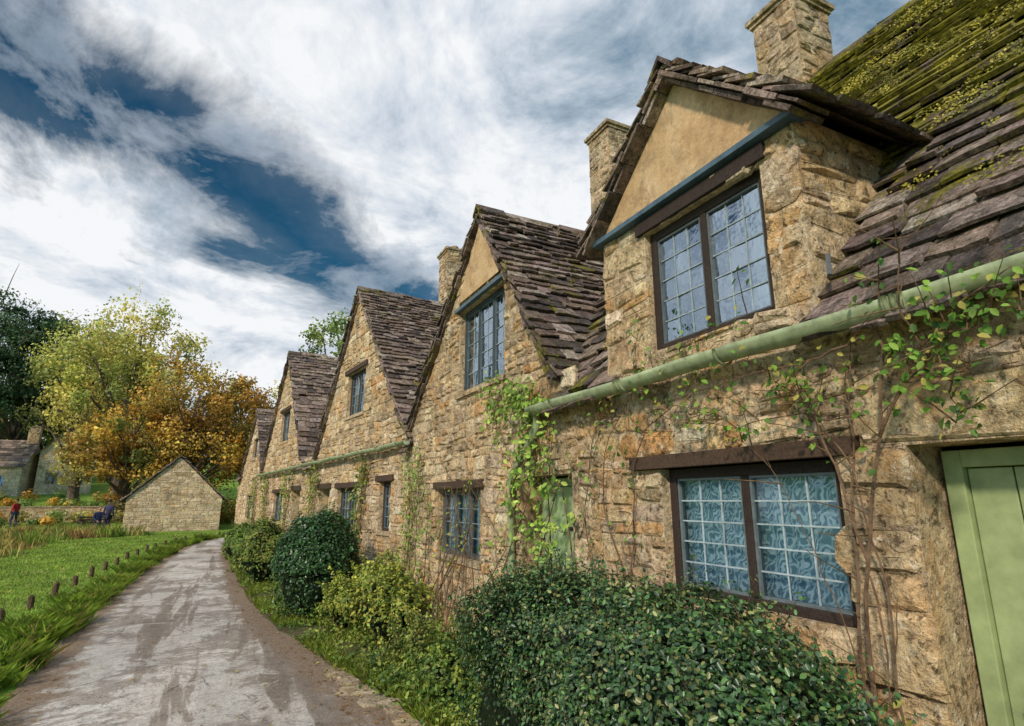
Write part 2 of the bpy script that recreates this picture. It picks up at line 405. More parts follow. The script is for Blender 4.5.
def window(C,fr,a0,a1,z0,z1,nc=2,cols=3,rows=5,curtain=True,wood=WD,setb=.07,fw=.055,lead=(.30,.36,.38),lintel=None,sill=True):
    n0=-setb-.07;n1=-setb
    bx(C.t,fr,a0,a0+fw,n0,n1,z0,z1,wood); bx(C.t,fr,a1-fw,a1,n0,n1,z0,z1,wood)
    bx(C.t,fr,a0+fw,a1-fw,n0,n1+.002,z1-fw,z1,wood); bx(C.t,fr,a0+fw,a1-fw,n0,n1+.012,z0,z0+fw*.8,wood)
    W=(a1-a0-2*fw); mw=fw*.85; cw=(W-(nc-1)*mw)/nc
    for i in range(nc):
        x0=a0+fw+i*(cw+mw); x1=x0+cw; y0=z0+fw*.8; y1=z1-fw
        if i<nc-1: bx(C.t,fr,x1,x1+mw,n0,n1-.002,y0,y1,wood)
        m=.015; k0=n0+.02;k1=n1-.012; fc=tuple(c*.35 for c in lead)
        bx(C.m,fr,x0,x0+m,k0,k1,y0,y1,fc); bx(C.m,fr,x1-m,x1,k0,k1,y0,y1,fc)
        bx(C.m,fr,x0+m,x1-m,k0,k1+.001,y1-m,y1,fc); bx(C.m,fr,x0+m,x1-m,k0,k1+.001,y0,y0+m,fc)
        x0+=m;x1-=m;y0+=m;y1-=m; gn=(k0+k1)/2
        for j in range(1,cols): 
            x=x0+(x1-x0)*j/cols; bx(C.m,fr,x-.004,x+.004,gn-.006,gn+.006,y0,y1,lead)
        for j in range(1,rows):
            y=y0+(y1-y0)*j/rows; bx(C.m,fr,x0,x1,gn-.006,gn+.008,y-.004,y+.004,lead)
        for j in range(cols):
            for k in range(rows):
                xa=x0+(x1-x0)*j/cols; xb=x0+(x1-x0)*(j+1)/cols; ya=y0+(y1-y0)*k/rows; yb=y0+(y1-y0)*(k+1)/rows
                t1=U(-.0035,.0035);t2=U(-.0035,.0035)
                P4=[fr(xa,gn+t1+t2,ya),fr(xb,gn-t1+t2,ya),fr(xb,gn-t1-t2,yb),fr(xa,gn+t1-t2,yb)]
                nn=(P4[1]-P4[0]).cross(P4[3]-P4[0])
                (C.g2 if curtain else C.g).add(P4,[(0,1,2,3) if nn.dot(fr.N)>0 else (3,2,1,0)],(1,1,1))
    d0=n0-.002;d1=n0-.25
    for q in ([(a0,d0,z0),(a0,d0,z1),(a0,d1,z1),(a0,d1,z0)],[(a1,d0,z0),(a1,d0,z1),(a1,d1,z1),(a1,d1,z0)],[(a0,d1,z0),(a1,d1,z0),(a1,d1,z1),(a0,d1,z1)],[(a0,d0,z1),(a1,d0,z1),(a1,d1,z1),(a0,d1,z1)],[(a0,d0,z0),(a1,d0,z0),(a1,d1,z0),(a0,d1,z0)]):
        C.d.add([fr(*p) for p in q],[(0,1,2,3)],(.03,.05,.06))
    if curtain:
        n=40; vs=[];fs=[]
        for i in range(n+1):
            a=a0+.02+(a1-a0-.04)*i/n; dd=n0-.012+.006*math.sin(i*1.3)+.003*math.sin(i*2.9)
            vs+=[fr(a,dd,z0+.01),fr(a,dd,z1-.01)]
        for i in range(n): fs.append((2*i,2*i+2,2*i+3,2*i+1))
        C.c.add(vs,fs,(.6,.7,.75))
    else:
        for (ca,cb) in ((a0+.02,a0+.02+(a1-a0)*.2),(a1-.02-(a1-a0)*.16,a1-.02)):
            n=12; vs=[];fs=[]
            for i in range(n+1):
                a=ca+(cb-ca)*i/n; dd=n0-.05+.014*math.sin(i*1.7); vs+=[fr(a,dd,z0+.01),fr(a,dd,z1-.01)]
            for i in range(n): fs.append((2*i,2*i+2,2*i+3,2*i+1))
            C.d.add(vs,fs,(.6,.58,.52))
    if sill: bx(C.w,fr,a0-.05,a1+.05,-.2,.035,z0-.06,z0-.002,(.5,.42,.31))
    if lintel: bx(C.t,fr,a0-lintel[0],a1+lintel[1],-.1,.045,z1+.003,z1+lintel[2],(.075,.045,.03))
def door(C,fr,a0,a1,z1,col=(.30,.40,.22),rec=.2):
    f=.07
    bx(C.p,fr,a0,a0+f,-rec-.08,-rec,0,z1,col); bx(C.p,fr,a1-f,a1,-rec-.08,-rec,0,z1,col); bx(C.p,fr,a0+f,a1-f,-rec-.08,-rec+.002,z1-f,z1,col)
    n=5; w=(a1-a0-2*f)/n
    for i in range(n):
        bx(C.p,fr,a0+f+i*w+.003,a0+f+(i+1)*w-.003,-rec-.07,-rec-.03+U(-.002,.002),.02,z1-f-.004,tuple(c*U(.95,1.03) for c in col))
    C.d.add([fr(a0,-rec-.075,0),fr(a1,-rec-.075,0),fr(a1,-rec-.075,z1),fr(a0,-rec-.075,z1)],[(0,1,2,3)],(.02,.02,.02))
    for z in (.35,z1-.45): bx(C.m,fr,a0+f+.03,a0+f+.35,-rec-.03,-rec-.02,z,z+.03,(.03,.03,.03))
    tube(C.m,[fr(a1-f-.1,-rec-.03,1.0),fr(a1-f-.1,-rec+.02,1.02)],.02,8,(.05,.05,.05))
    bx(C.w,fr,a0-.08,a1+.08,-rec-.1,.12,-.02,.07,(.4,.34,.26))
GUT=(.33,.38,.21)
def gutter(C,fr,a0,a1,z,nn=.135,r=.06,col=GUT,drop=0.0):
    n=max(2,int((a1-a0)/.25)); vs=[];fs=[];K=10
    for i in range(n+1):
        t=i/n; a=a0+(a1-a0)*t; zz=z-drop*t+.006*math.sin(i*.9)
        prof=[]
        for k in range(K+1):
            th=math.pi*k/K; prof.append((nn+r*math.cos(th),zz-r*1.1*math.sin(th)))
        for k in range(K,-1,-1):
            th=math.pi*k/K; prof.append((nn+(r-.008)*math.cos(th),zz-(r-.008)*1.1*math.sin(th)+.003))
        vs+=[fr(a,p[0],p[1]) for p in prof]
    m=2*(K+1)
    for i in range(n):
        for k in range(m): fs.append((i*m+k,i*m+(k+1)%m,(i+1)*m+(k+1)%m,(i+1)*m+k))
    fs.append(tuple(range(m))); fs.append(tuple(n*m+k for k in range(m)))
    C.gt.add(vs,fs,col)
    a=a0+.3
    while a<a1:
        t=(a-a0)/(a1-a0); zz=z-drop*t
        ps=[fr(a,nn+(r+.008)*math.cos(math.pi*k/8),zz-(r+.008)*1.1*math.sin(math.pi*k/8)) for k in range(9)]
        tube(C.gt,ps+[fr(a,0,zz+.02)],.009,5,tuple(c*.8 for c in col)); a+=.9
    a=a0+1.1
    while a<a1:
        t=(a-a0)/(a1-a0); zz=z-drop*t
        for da in (-.03,0,.03):
            tube(C.gt,[fr(a+da,nn+(r+.006)*math.cos(math.pi*k/8),zz-(r+.006)*1.1*math.sin(math.pi*k/8)) for k in range(9)],.012,4,col)
        a+=1.83

def gz(g,s):
    if s<g['sp']: return g['zp']-(g['zp']-g['ze'])*(g['sp']-s)/(g['sp']-g['s0'])
    return g['zp']-(g['zp']-g['ze'])*(s-g['sp'])/(g['s1']-g['sp'])
def main_roof(C,fr,a0,a1,gs,moss,ee=(.17,.09)):
    Up=(Vector((0,0,SL))-fr.N).normalized(); N=(fr.N*SL+Vector((0,0,1))).normalized()
    Lw=math.hypot(RD,RD*SL)
    def keep(P,m=.12):
        s=(P-fr.O).dot(fr.A)
        for g in gs:
            lo=g.get('c0',g['s0']); hi=g.get('c1',g['s1'])
            if lo+.03<s<hi-.03 and P.z<gz(g,s)-m: return False
        return True
    O=fr(0,.10,EZ-.10*SL)
    tiles(C.r,O,fr.A,Up,N,Lw+.2,lambda w:(a0,a1),keep,ee[0],ee[1],moss)
    st=.2; a=a0
    while a<a1-.01:
        b=min(a+st,a1); w=0.1
        while w<Lw-.01:
            w2=min(w+st,Lw)
            c=O+fr.A*((a+b)/2)+Up*((w+w2)/2)
            if keep(c,.05): C.r.add([O+fr.A*a+Up*w-N*.015,O+fr.A*b+Up*w-N*.015,O+fr.A*b+Up*w2-N*.015,O+fr.A*a+Up*w2-N*.015],[(0,1,2,3)],(.05,.04,.03))
            w=w2
        a=b
    ridge(C.r,fr(a0,-RD,RZ+.02),fr(a1,-RD,RZ+.02),fr.N,.6)
    C.r.add([fr(a0,-RD,RZ),fr(a1,-RD,RZ),fr(a1,-2*RD-.1,EZ-.1),fr(a0,-2*RD-.1,EZ-.1)],[(0,1,2,3)],(.16,.12,.09,.4))
    C.w.add([fr(a0,-2*RD,0),fr(a1,-2*RD,0),fr(a1,-2*RD,EZ),fr(a0,-2*RD,EZ)],[(0,1,2,3)],MORT)
    return O,Up,N,keep
def end_wall(C,fr,a,sgn):
    f2=Fr(fr(a,0,0),-fr.N,fr.A*sgn)
    wall(C.w,f2,0,RZ-.08,lambda z:0 if z<EZ else (z-EZ)/SL,lambda z:2*RD if z<EZ else 2*RD-(z-EZ)/SL,hrow=(.12,.24),wst=(.2,.5))
def dmain(z): return max(0.0,(z-EZ)/SL)
def gable_roof(C,fr,g,ov=.09,eo=.10,moss=.25,e0=.15,e1=.09):
    for sgn in (1,-1):
        s0=g['s0'] if sgn==1 else g['s1']
        run=abs(g['sp']-s0); rise=g['zp']-g['ze']; L=math.hypot(run,rise)
        Up=(fr.A*sgn*run+Vector((0,0,rise)))/L; N=(-fr.A*sgn*rise+Vector((0,0,run)))/L
        O=fr(s0,ov,g['ze'])-Up*eo+N*.03; D=-fr.N
        def rf(w):
            z=g['ze']+(w+.25)*rise/L; return (U(-.03,.03),ov+dmain(min(z,g['zp']))+.1)
        tiles(C.r,O,D,Up,N,L+eo,rf,None,e0,e1,lambda w:moss)
        n=14
        for i in range(n):
            w0=(L+eo)*i/n; w1=(L+eo)*(i+1)/n
            z=g['ze']+(w0+.1)*rise/L; dd=ov+dmain(min(z,g['zp']))+.15
            C.r.add([O+D*.03+Up*w0-N*.012,O+D*dd+Up*w0-N*.012,O+D*dd+Up*w1-N*.012,O+D*.03+Up*w1-N*.012],[(0,1,2,3)],(.06,.045,.035))
        for lay in range(2):
            w=U(0,.1)*lay
            while w<L+eo-.05:
                l=min(U(.12,.3),L+eo-w); c=pick(TP); t=U(.018,.034); j=U(-.035,.035); hb=-.016-lay*.034
                vs=[O+D*(x+j*(x<.1)+lay*.02)+Up*(w+y)+N*(h+U(-.003,.003)) for h in (hb-t,hb) for y in (.003,l-.003) for x in (.0,.22)]
                C.r.add(vs,[(0,1,3,2),(4,6,7,5),(0,4,5,1),(2,3,7,6),(0,2,6,4),(1,5,7,3)],(c[0],c[1],c[2],.3)); w+=l
    zr=g['zp']+.05; ridge(C.r,fr(g['sp'],ov+.01,zr),fr(g['sp'],-dmain(g['zp'])-.1,zr),fr.A,.35,.11)
def chimney(C,c,w,d,z0,z1,cap=1.0):
    fx=(Fr((c[0]-w/2,c[1]-d/2,0),(0,1,0),(-1,0,0)),d),(Fr((c[0]+w/2,c[1]-d/2,0),(0,1,0),(1,0,0)),d),(Fr((c[0]-w/2,c[1]-d/2,0),(1,0,0),(0,-1,0)),w),(Fr((c[0]-w/2,c[1]+d/2,0),(1,0,0),(0,1,0)),w)
    for f,l in fx: wall(C.w,f,z0,z1,lambda z:0,lambda z,l=l:l,hrow=(.09,.17),wst=(.12,.3),proj=.014,pal=[((.50,.41,.30),3),((.38,.32,.25),3),((.60,.5,.36),2),((.30,.25,.19),1.5)])
    f=Fr((c[0],c[1],0),(0,1,0),(-1,0,0))
    bx(C.w,f,-d/2-.03*cap,d/2+.03*cap,-w/2-.03*cap,w/2+.03*cap,z1+.002,z1+.05,(.40,.34,.25))
    bx(C.w,f,-d/2-.06*cap,d/2+.06*cap,-w/2-.06*cap,w/2+.06*cap,z1+.052,z1+.11,(.34,.29,.21))
    bx(C.w,f,-d/2+.05,d/2-.05,-w/2+.05,w/2-.05,z1+.112,z1+.16,(.3,.25,.19))
    tube(C.w,[f(0,0,z1+.16),f(0,0,z1+.3)],[.12,.1],10,(.3,.2,.13))

# ================================================================== COTTAGE 1 (near)
C=Cot()
g1=dict(s0=1.62,s1=3.56,sp=2.55,ze=3.72,zp=4.6,c0=1.72,c1=3.45)
d1=(.45,1.41,-1,1.97); w1=(1.72,2.92,1.2,1.94)
wall(C.w,FA,0,EZ,lambda z:-3.5,lambda z:3.9,[d1,w1,(1.6,3.2,1.94,2.03)],keys=[2.2])
wall(C.w,FA,EZ,3.70,lambda z:1.72,lambda z:3.45,[(1.95,2.95,2.72,3.59)],hrow=(.08,.19),wst=(.12,.34))
wall(C.w,Fr(FA(1.72,0,0),(1,0,0),(0,-1,0)),EZ,3.76,lambda z:0,lambda z:dmain(z)+.08,hrow=(.1,.22),wst=(.16,.45),pal=[((.74,.59,.38),3),((.66,.50,.30),3),((.58,.46,.30),2)])
wall(C.w,Fr(FA(3.45,0,0),(1,0,0),(0,1,0)),EZ,3.76,lambda z:0,lambda z:dmain(z)+.08)
window(C,FA,1.95,2.95,2.72,3.59,2,3,5,False,lintel=None,sill=False,setb=.05,fw=.06,wood=(.04,.028,.022))
bx(C.t,FA,1.9,3.02,-.1,.03,3.593,3.69,(.04,.026,.02))
bx(C.ld,FA,1.66,3.50,-.06,.07,3.705,3.745,(.07,.12,.16))
C.pl.add([FA(1.7,.012,3.745),FA(3.46,.012,3.745),FA(2.55,.012,4.54)],[(0,1,2)],(.5,.3,.15))
C.w.add([FA(1.7,-.02,3.70),FA(3.46,-.02,3.70),FA(2.55,-.02,4.54)],[(0,1,2)],MORT)
gable_roof(C,FA,g1,ov=.13,eo=.06,moss=.35,e0=.14)
g2=dict(s0=4.2,s1=8.62,sp=5.92,ze=2.84,zp=5.16)
O,Up,N,keep=main_roof(C,FA,-3.5,3.9,[g1],lambda w:.28+.66*max(0,min(1,(w-.5)/2.3)))
P=[];NN=[];CC=[]
for i in range(1300):
    a=U(-1.5,3.8); w=U(.3,4.6)
    if R()>(.12+.85*max(0,min(1,(w-.7)/2.2))) or math.sin(a*3+w*2)+math.sin(w*4.1-a*2.2)<-.3: continue
    c=O+FA.A*a+Up*w+N*.055
    if not keep(c,.0): continue
    r=U(.02,.09); m=int(1000*r); base_=np.array(random.choice([(.34,.31,.04),(.50,.43,.06),(.22,.22,.035),(.62,.52,.09),(.19,.15,.05)]))
    for k in range(m):
        u,v=random.gauss(0,r*.7),random.gauss(0,r*.55); P.append(tuple(c+FA.A*u+Up*v+N*U(-.01,.02))); NN.append(tuple(N+Vector((U(-.7,.7),U(-.7,.7),U(-.7,.7)))))
    CC.append(base_*rng.uniform(.5,1.3,(m,1)))
leaves('roof_moss',P,NN,.018,np.minimum(np.vstack(CC),.8),M_leaf,C.e,.7)
end_wall(C,FA,-3.5,-1)
window(C,FA,*w1,2,3,5,True,fw=.06,setb=.06,sill=False,lead=(.42,.5,.52),wood=(.045,.03,.024))
bx(C.t,FA,1.61,3.19,-.12,.05,1.943,2.027,(.075,.045,.028))
C.w.add([FA(1.6,-.12,2.03),FA(3.2,-.12,2.03),FA(3.2,-.12,1.94),FA(1.6,-.12,1.94)],[(0,1,2,3)],MORT)
door(C,FA,.45,1.39,1.95,(.33,.40,.18))
stone(C.w,FA,[(.2,1.972),(1.6,1.972),(1.62,2.2),(.2,2.2)],.03,[((.72,.6,.42),1)])
quoins(C.w,FA,1.415,.0,1.95,1)
gutter(C,FA,-3.5,4.45,2.56,drop=.02,r=.066)
chimney(C,(5.45,3.62),.6,.54,5.9,7.27)
tube(C.m,[FA(1.62,.01,2.9),FA(1.6,.05,2.78)],.012,6,(.1,.1,.1))
C.done()

# ================================================================== COTTAGE 2
C=Cot()
def gl(g,m=.05):
    k=(g['sp']-g['s0'])/(g['zp']-g['ze']); return lambda z:(g['s0']+m if z<g['ze'] else g['s0']+m+(z-g['ze'])*k)
def gr(g,m=.05):
    k=(g['s1']-g['sp'])/(g['zp']-g['ze']); return lambda z:(g['s1']-m if z<g['ze'] else g['s1']-m-(z-g['ze'])*k)
low=[(4.0,4.88,-1,1.96),(5.88,7.3,1.1,1.88)]
wall(C.w,FA,0,2.84,lambda z:3.9,lambda z:8.6,low)
wall(C.w,FA,2.84,5.06,gl(g2),gr(g2),[(5.28,6.62,3.03,4.1)],keys=[4.2],hrow=(.065,.15))
C.pl.add([FA(5.20,.03,4.22),FA(6.66,.03,4.22),FA(5.92,.03,5.1)],[(0,1,2)],(.5,.3,.15))
bx(C.ld,FA,5.2,6.7,-.05,.06,4.103,4.15,(.07,.11,.14))
window(C,FA,5.28,6.62,3.03,4.1,3,2,5,False,sill=True,wood=(.05,.07,.08))
window(C,FA,5.88,7.3,1.1,1.88,3,2,4,True,wood=(.12,.11,.09),lintel=(.1,.1,.09))
door(C,FA,4.02,4.86,1.94,(.38,.48,.26))
stone(C.w,FA,[(3.9,1.965),(5.0,1.965),(5.0,2.14),(3.9,2.14)],.03,[((.66,.54,.38),1)])
gable_roof(C,FA,g2,moss=.25)
main_roof(C,FA,3.9,8.6,[g2],lambda w:.3+.4*min(1,w/4))
tube(C.gt,[FA(4.38,.12,2.52),FA(4.4,.1,2.4),FA(4.7,.07,2.15),FA(4.98,.06,2.0),FA(5.0,.06,1.0),FA(5.0,.06,.1)],.036,10,GUT)
chimney(C,(5.4,7.05),.62,.56,5.9,7.8)
C.done()
# ================================================================== COTTAGE 3
C=Cot()
g3=dict(s0=.12,s1=5.5,sp=3.0,ze=2.75,zp=6.02)
g4=dict(s0=6.9,s1=12.2,sp=9.5,ze=2.75,zp=6.05)
g5=dict(s0=12.4,s1=16.6,sp=14.2,ze=2.7,zp=4.9)
low=[(.8,1.3,1.25,2.05),(2.5,3.7,1.2,1.98),(4.3,5.1,-1,1.98)]
wall(C.w,FB,0,2.75,lambda z:0,lambda z:6.2,low)
wall(C.w,FB,2.75,5.92,gl(g3),gr(g3),[(2.4,3.5,3.4,4.3)],hrow=(.08,.18))
window(C,FB,2.4,3.5,3.4,4.3,2,3,4,False,lintel=(.15,.15,.1))
window(C,FB,.8,1.3,1.25,2.05,1,3,4,False,lintel=(.15,.15,.1)); window(C,FB,2.5,3.7,1.2,1.98,2,3,4,False,lintel=(.15,.15,.1))
door(C,FB,4.32,5.08,1.96,(.36,.46,.26)); bx(C.t,FB,4.2,5.2,-.1,.04,1.983,2.1,(.07,.045,.03))
gable_roof(C,FB,g3,moss=.15); main_roof(C,FB,-.1,6.2,[g3],lambda w:.3)
gutter(C,FB,-.1,6.2,2.62,drop=.03)
chimney(C,(4.85,13.4),.62,.62,5.9,8.05)
C.done()
# ================================================================== COTTAGE 4
C=Cot()
low=[(6.9,7.7,-1,1.98),(8.9,10.1,1.15,1.95)]
wall(C.w,FB,0,2.75,lambda z:6.2,lambda z:12.3,low)
wall(C.w,FB,2.75,5.95,gl(g4),gr(g4),[(8.9,10.0,3.4,4.3)],hrow=(.1,.22),wst=(.16,.45))
window(C,FB,8.9,10.0,3.4,4.3,2,3,4,False,lintel=(.15,.15,.1)); window(C,FB,8.9,10.1,1.15,1.95,2,3,4,False,lintel=(.15,.15,.1))
door(C,FB,6.92,7.68,1.96,(.36,.46,.26)); bx(C.t,FB,6.8,7.8,-.1,.04,1.983,2.1,(.07,.045,.03))
gable_roof(C,FB,g4,moss=.15,e0=.2,e1=.13); main_roof(C,FB,6.2,12.3,[g4],lambda w:.3,(.22,.14))
gutter(C,FB,6.2,12.3,2.58,drop=.03)
C.done()
# ================================================================== COTTAGE 5
C=Cot()
low=[(13.9,15.0,1.1,1.9)]
wall(C.w,FB,0,2.7,lambda z:12.3,lambda z:17.4,low)
wall(C.w,FB,2.7,4.82,gl(g5),gr(g5),[(13.8,14.7,3.2,3.9)],hrow=(.12,.24),wst=(.2,.5))
window(C,FB,13.8,14.7,3.2,3.9,2,3,4,False); window(C,FB,13.9,15.0,1.1,1.9,2,3,4,False)
gable_roof(C,FB,g5,moss=.2,e0=.2,e1=.13); main_roof(C,FB,12.3,17.4,[g5],lambda w:.3,(.22,.14))
end_wall(C,FB,17.4,1)
C.done()

# ================================================================== small stone building with gable to the lane
C=Cot('stone_shed')
SP=[((.70,.58,.42),3),((.56,.47,.35),2.5),((.76,.66,.5),2)]
fg=Fr((-4.95,39,0),(1,.06,0),(.06,-1,0)); Wd=4.8; ey=1.85; py=4.2
wall(C.w,fg,0,ey,lambda z:0,lambda z:Wd,hrow=(.12,.24),wst=(.2,.5),pal=SP)
wall(C.w,fg,ey,py-.05,lambda z:(z-ey)*Wd/2/(py-ey),lambda z:Wd-(z-ey)*Wd/2/(py-ey),hrow=(.12,.24),wst=(.2,.5),pal=SP)
Ln=9.0
for sg in (1,-1):
    x0=0 if sg==1 else Wd
    L=math.hypot(Wd/2,py-ey); Up=(fg.A*sg*Wd/2+Vector((0,0,py-ey)))/L; N=(-fg.A*sg*(py-ey)+Vector((0,0,Wd/2)))/L
    O=fg(x0,.14,ey)-Up*.2+N*.04
    tiles(C.r,O,-fg.N,Up,N,L+.2,lambda w:(0,Ln),None,.3,.2,lambda w:.2,th=.05,lift=.05)
    C.r.add([O,O-fg.N*Ln,O-fg.N*Ln+Up*(L+.18),O+Up*(L+.18)],[(0,1,2,3)],(.05,.04,.03))
    fs_=Fr(fg(x0,0,0),-fg.N,fg.A*(-sg)); wall(C.w,fs_,0,ey,lambda z:0,lambda z:Ln-.2,hrow=(.16,.28),wst=(.25,.6),pal=SP)
C.w.add([fg(0,-Ln+.2,0),fg(Wd,-Ln+.2,0),fg(Wd,-Ln+.2,ey),fg(Wd/2,-Ln+.2,py),fg(0,-Ln+.2,ey)],[(0,1,2,3,4)],MORT)
ridge(C.r,fg(Wd/2,.14,py+.06),fg(Wd/2,-Ln+.14,py+.06),fg.A,.2)
C.done()

# ================================================================== terrain
def H(x,y):
    t=max(0,min(1,(y-42)/60)); h=5.0*t*t*(3-2*t)
    t2=max(0,min(1,(y-110)/200)); return h+14*t2
xs=sorted(set(list(np.linspace(-320,-40,15))+list(np.linspace(-40,40,41))+list(np.linspace(40,320,15))))
ys=sorted(set(list(np.linspace(-120,-10,8))+list(np.linspace(-10,120,66))+list(np.linspace(120,420,16))))
mb=MB(); vs=[(x,y,H(x,y)) for y in ys for x in xs]; nx=len(xs)
mb.add(vs,[(j*nx+i,j*nx+i+1,(j+1)*nx+i+1,(j+1)*nx+i) for j in range(len(ys)-1) for i in range(nx-1)],(.1,.15,.04)); mb.build('ground',M_ground,None,True)
left=[(-1.2,-6),(-1.45,2),(-1.6,7),(-1.75,9.7),(-1.75,13),(-1.65,17),(-1.5,21.5),(-1.15,26),(-.4,30.3),(1.2,33.5),(4,35.6),(9,37.5),(18,39)]
right=[(1.75,-6),(1.72,2),(1.6,5),(1.15,7.3),(.72,10),(.5,13.3),(.35,18),(.22,22.5),(.3,26),(.9,28.6),(2.5,30.6),(5,32),(10,33.5),(19,35)]
def resamp(p,n=160):
    p=np.array(p,float); d=np.r_[0,np.cumsum(np.hypot(*np.diff(p,axis=0).T))]; t=np.linspace(0,d[-1],n)
    q=np.c_[np.interp(t,d,p[:,0]),np.interp(t,d,p[:,1])]
    for _ in range(6): q[1:-1]=(q[:-2]+2*q[1:-1]+q[2:])/4
    return q
lq=resamp(left);rq=resamp(right)
def strip(name,lq,rq,z,mat,cross=14,crown=.03,jag=.05):
    vs=[];fs=[];cs=[]
    n=len(lq)
    for i in range(n):
        jl=U(-jag,jag);jr=U(-jag,jag)
        for k in range(cross+1):
            t=k/cross; p=lq[i]*(1-t)+rq[i]*t
            if k==0:p=p+np.array([jl,0])
            if k==cross:p=p+np.array([jr,0])
            vs.append((p[0],p[1],z+crown*4*t*(1-t))); e=abs(t-.5)*2; cs.append((.3,.3,.3,max(0,(e-.45)/.55)))
    for i in range(n-1):
        for k in range(cross): a=i*(cross+1)+k; fs.append((a,a+1,a+cross+2,a+cross+1))
    m=MB(); m.v=vs;m.f=fs;m.c=cs; return m.build(name,mat,None,True)
strip('road',lq,rq,.010,M_road)
vl=rq[:110].copy(); vr=rq[:110].copy(); vl[:,0]-=.12
for i in range(len(vr)):
    y=vr[i,1]; vr[i,0]=2.52 if y<8.6 else 2.52-.12*(y-8.6)
    if y>25.5: vr[i,0]=max(vr[i,0],vl[i,0]+.3)
k=[i for i in range(110) if rq[i,1]<26]
strip('verge_soil',vl[k],vr[k],.004,M_soil,8,.02,.08)
mb=MB()
for i in range(7):
    y=4.6+i*.33+U(-.05,.05); xr=np.interp(y,rq[:110,1],rq[:110,0]); 
    w=U(.3,.5);l=U(.22,.3); x=xr+U(-.1,.05); a=U(-.15,.15)-.1
    pts=[]
    for (px,py_) in ((-w/2,-l/2),(0,-l/2-.02),(w/2,-l/2+.02),(w/2+.02,0),(w/2,l/2),(0,l/2+.02),(-w/2,l/2),(-w/2-.02,0)):
        px+=U(-.02,.02);py_+=U(-.02,.02); pts.append((x+px*math.cos(a)-py_*math.sin(a),y+px*math.sin(a)+py_*math.cos(a)))
    vs=[(p[0],p[1],.0) for p in pts]+[(p[0],p[1],.026) for p in pts]
    mb.add(vs,[tuple(range(8,16))]+[(j,(j+1)%8,8+(j+1)%8,8+j) for j in range(8)],pick([((.34,.27,.2),1),((.42,.35,.27),1)]))
mb.build('paving_slabs',M_stone)

# ================================================================== grass
def blades(name,X,Y,Hh,W,C,lean=.5,zf=None):
    n=len(X); z=np.zeros(n) if zf is None else zf
    ang=rng.uniform(0,2*np.pi,n); d=np.c_[np.cos(ang),np.sin(ang),np.zeros(n)]; b=np.c_[-np.sin(ang),np.cos(ang),np.zeros(n)]
    P=np.c_[X,Y,z]; ln=(rng.uniform(.1,1,n)*lean*Hh)[:,None]; Hc=np.c_[np.zeros(n),np.zeros(n),Hh]; W=np.asarray(W).reshape(-1,1)*np.ones((n,1))
    V=np.stack([P-b*W,P+b*W,P+Hc*.6+d*ln*.4+b*W*.7,P+Hc+d*ln,P+Hc*.6+d*ln*.4-b*W*.7],axis=1).reshape(-1,3)
    F=np.arange(n*5).reshape(n,5); return np_mesh(name,V,F,np.repeat(C,5,axis=0),M_grass)
def gcol(n,a=(.15,.26,.03),b=(.38,.50,.09),br=.09):
    t=rng.random((n,1)); C=np.array(a)*(1-t)+np.array(b)*t; m=rng.random(n)<br; C[m]=np.array([.45,.36,.13]); return C
n=70000; y=5+37*rng.random(n)**1.7; lx=np.interp(y,lq[:,1],lq[:,0]); x=lx-.1-rng.random(n)*np.clip(1.6+y*.28,1,9)
pat=(np.sin(x*3.1+y*1.3)+np.sin(y*2.3-x*1.7))*.15+.85
blades('grass_lawn',x,y,(.02+.03*rng.random(n))*pat*(1+y*.012),.003+.0006*y,gcol(n)*pat[:,None],.8)
P=[];Cc=[]
for i in range(260):
    y=U(5.5,32); lx=np.interp(y,lq[:,1],lq[:,0]); cx=lx-abs(random.gauss(0,.22))-.02; r=U(.06,.17)*(1.3 if y<11 else 1)
    if math.sin(y*2.6)+math.sin(y*5.3+1)<-.3: continue
    m=int(160*r/.12); 
    P.append(np.c_[cx+rng.normal(0,r*.5,m),y+rng.normal(0,r*.5,m),U(.07,.2)*(1.1 if y<11 else 1)*(.5+rng.random(m))]); Cc.append(gcol(m,(.14,.26,.03),(.42,.56,.08))*U(.7,1.2))
P=np.vstack(P); n=len(P); blades('sedge_grass',P[:,0],P[:,1],P[:,2],.0065,np.vstack(Cc),1.4)
n=24000; y=4.6+20*rng.random(n)**1.5; xr=np.interp(y,rq[:110,1],rq[:110,0]); wx=np.where(y<8.6,2.5,2.5-.12*(y-8.6)); x=xr+.02+(wx-xr)*rng.random(n)**1.6
keep_=(np.sin(x*5+y*2.1)+np.sin(y*3.7-x*2))>-.5; x,y=x[keep_],y[keep_]; n=len(x)
blades('verge_grass',x,y,.04+.10*rng.random(n),.0055,gcol(n,(.12,.2,.02),(.38,.46,.07)),1.1)
P=[];NN=[];CC=[]
for i in range(210):
    y=4.4+U(0,1)**1.4*12; xr=np.interp(y,rq[:110,1],rq[:110,0]); wx=2.45 if y<8.6 else 2.45-.12*(y-8.6); x=xr+.08+(wx-xr)*R(); r=U(.06,.16); m=60
    P.append(np.c_[x+rng.normal(0,r,m),y+rng.normal(0,r,m),.02+U(.05,.25)*rng.random(m)]); NN.append(rng.normal(0,.5,(m,3))+np.array([-.2,-.2,1]))
    CC.append(np.array(random.choice([(.12,.2,.03),(.20,.30,.05),(.32,.36,.07),(.07,.13,.03),(.15,.24,.04)]))*rng.uniform(.6,1.3,(m,1)))
leaves('verge_plants',np.vstack(P),np.vstack(NN),rng.uniform(.022,.055,210*60),np.vstack(CC),M_leaf,None,.65,True)
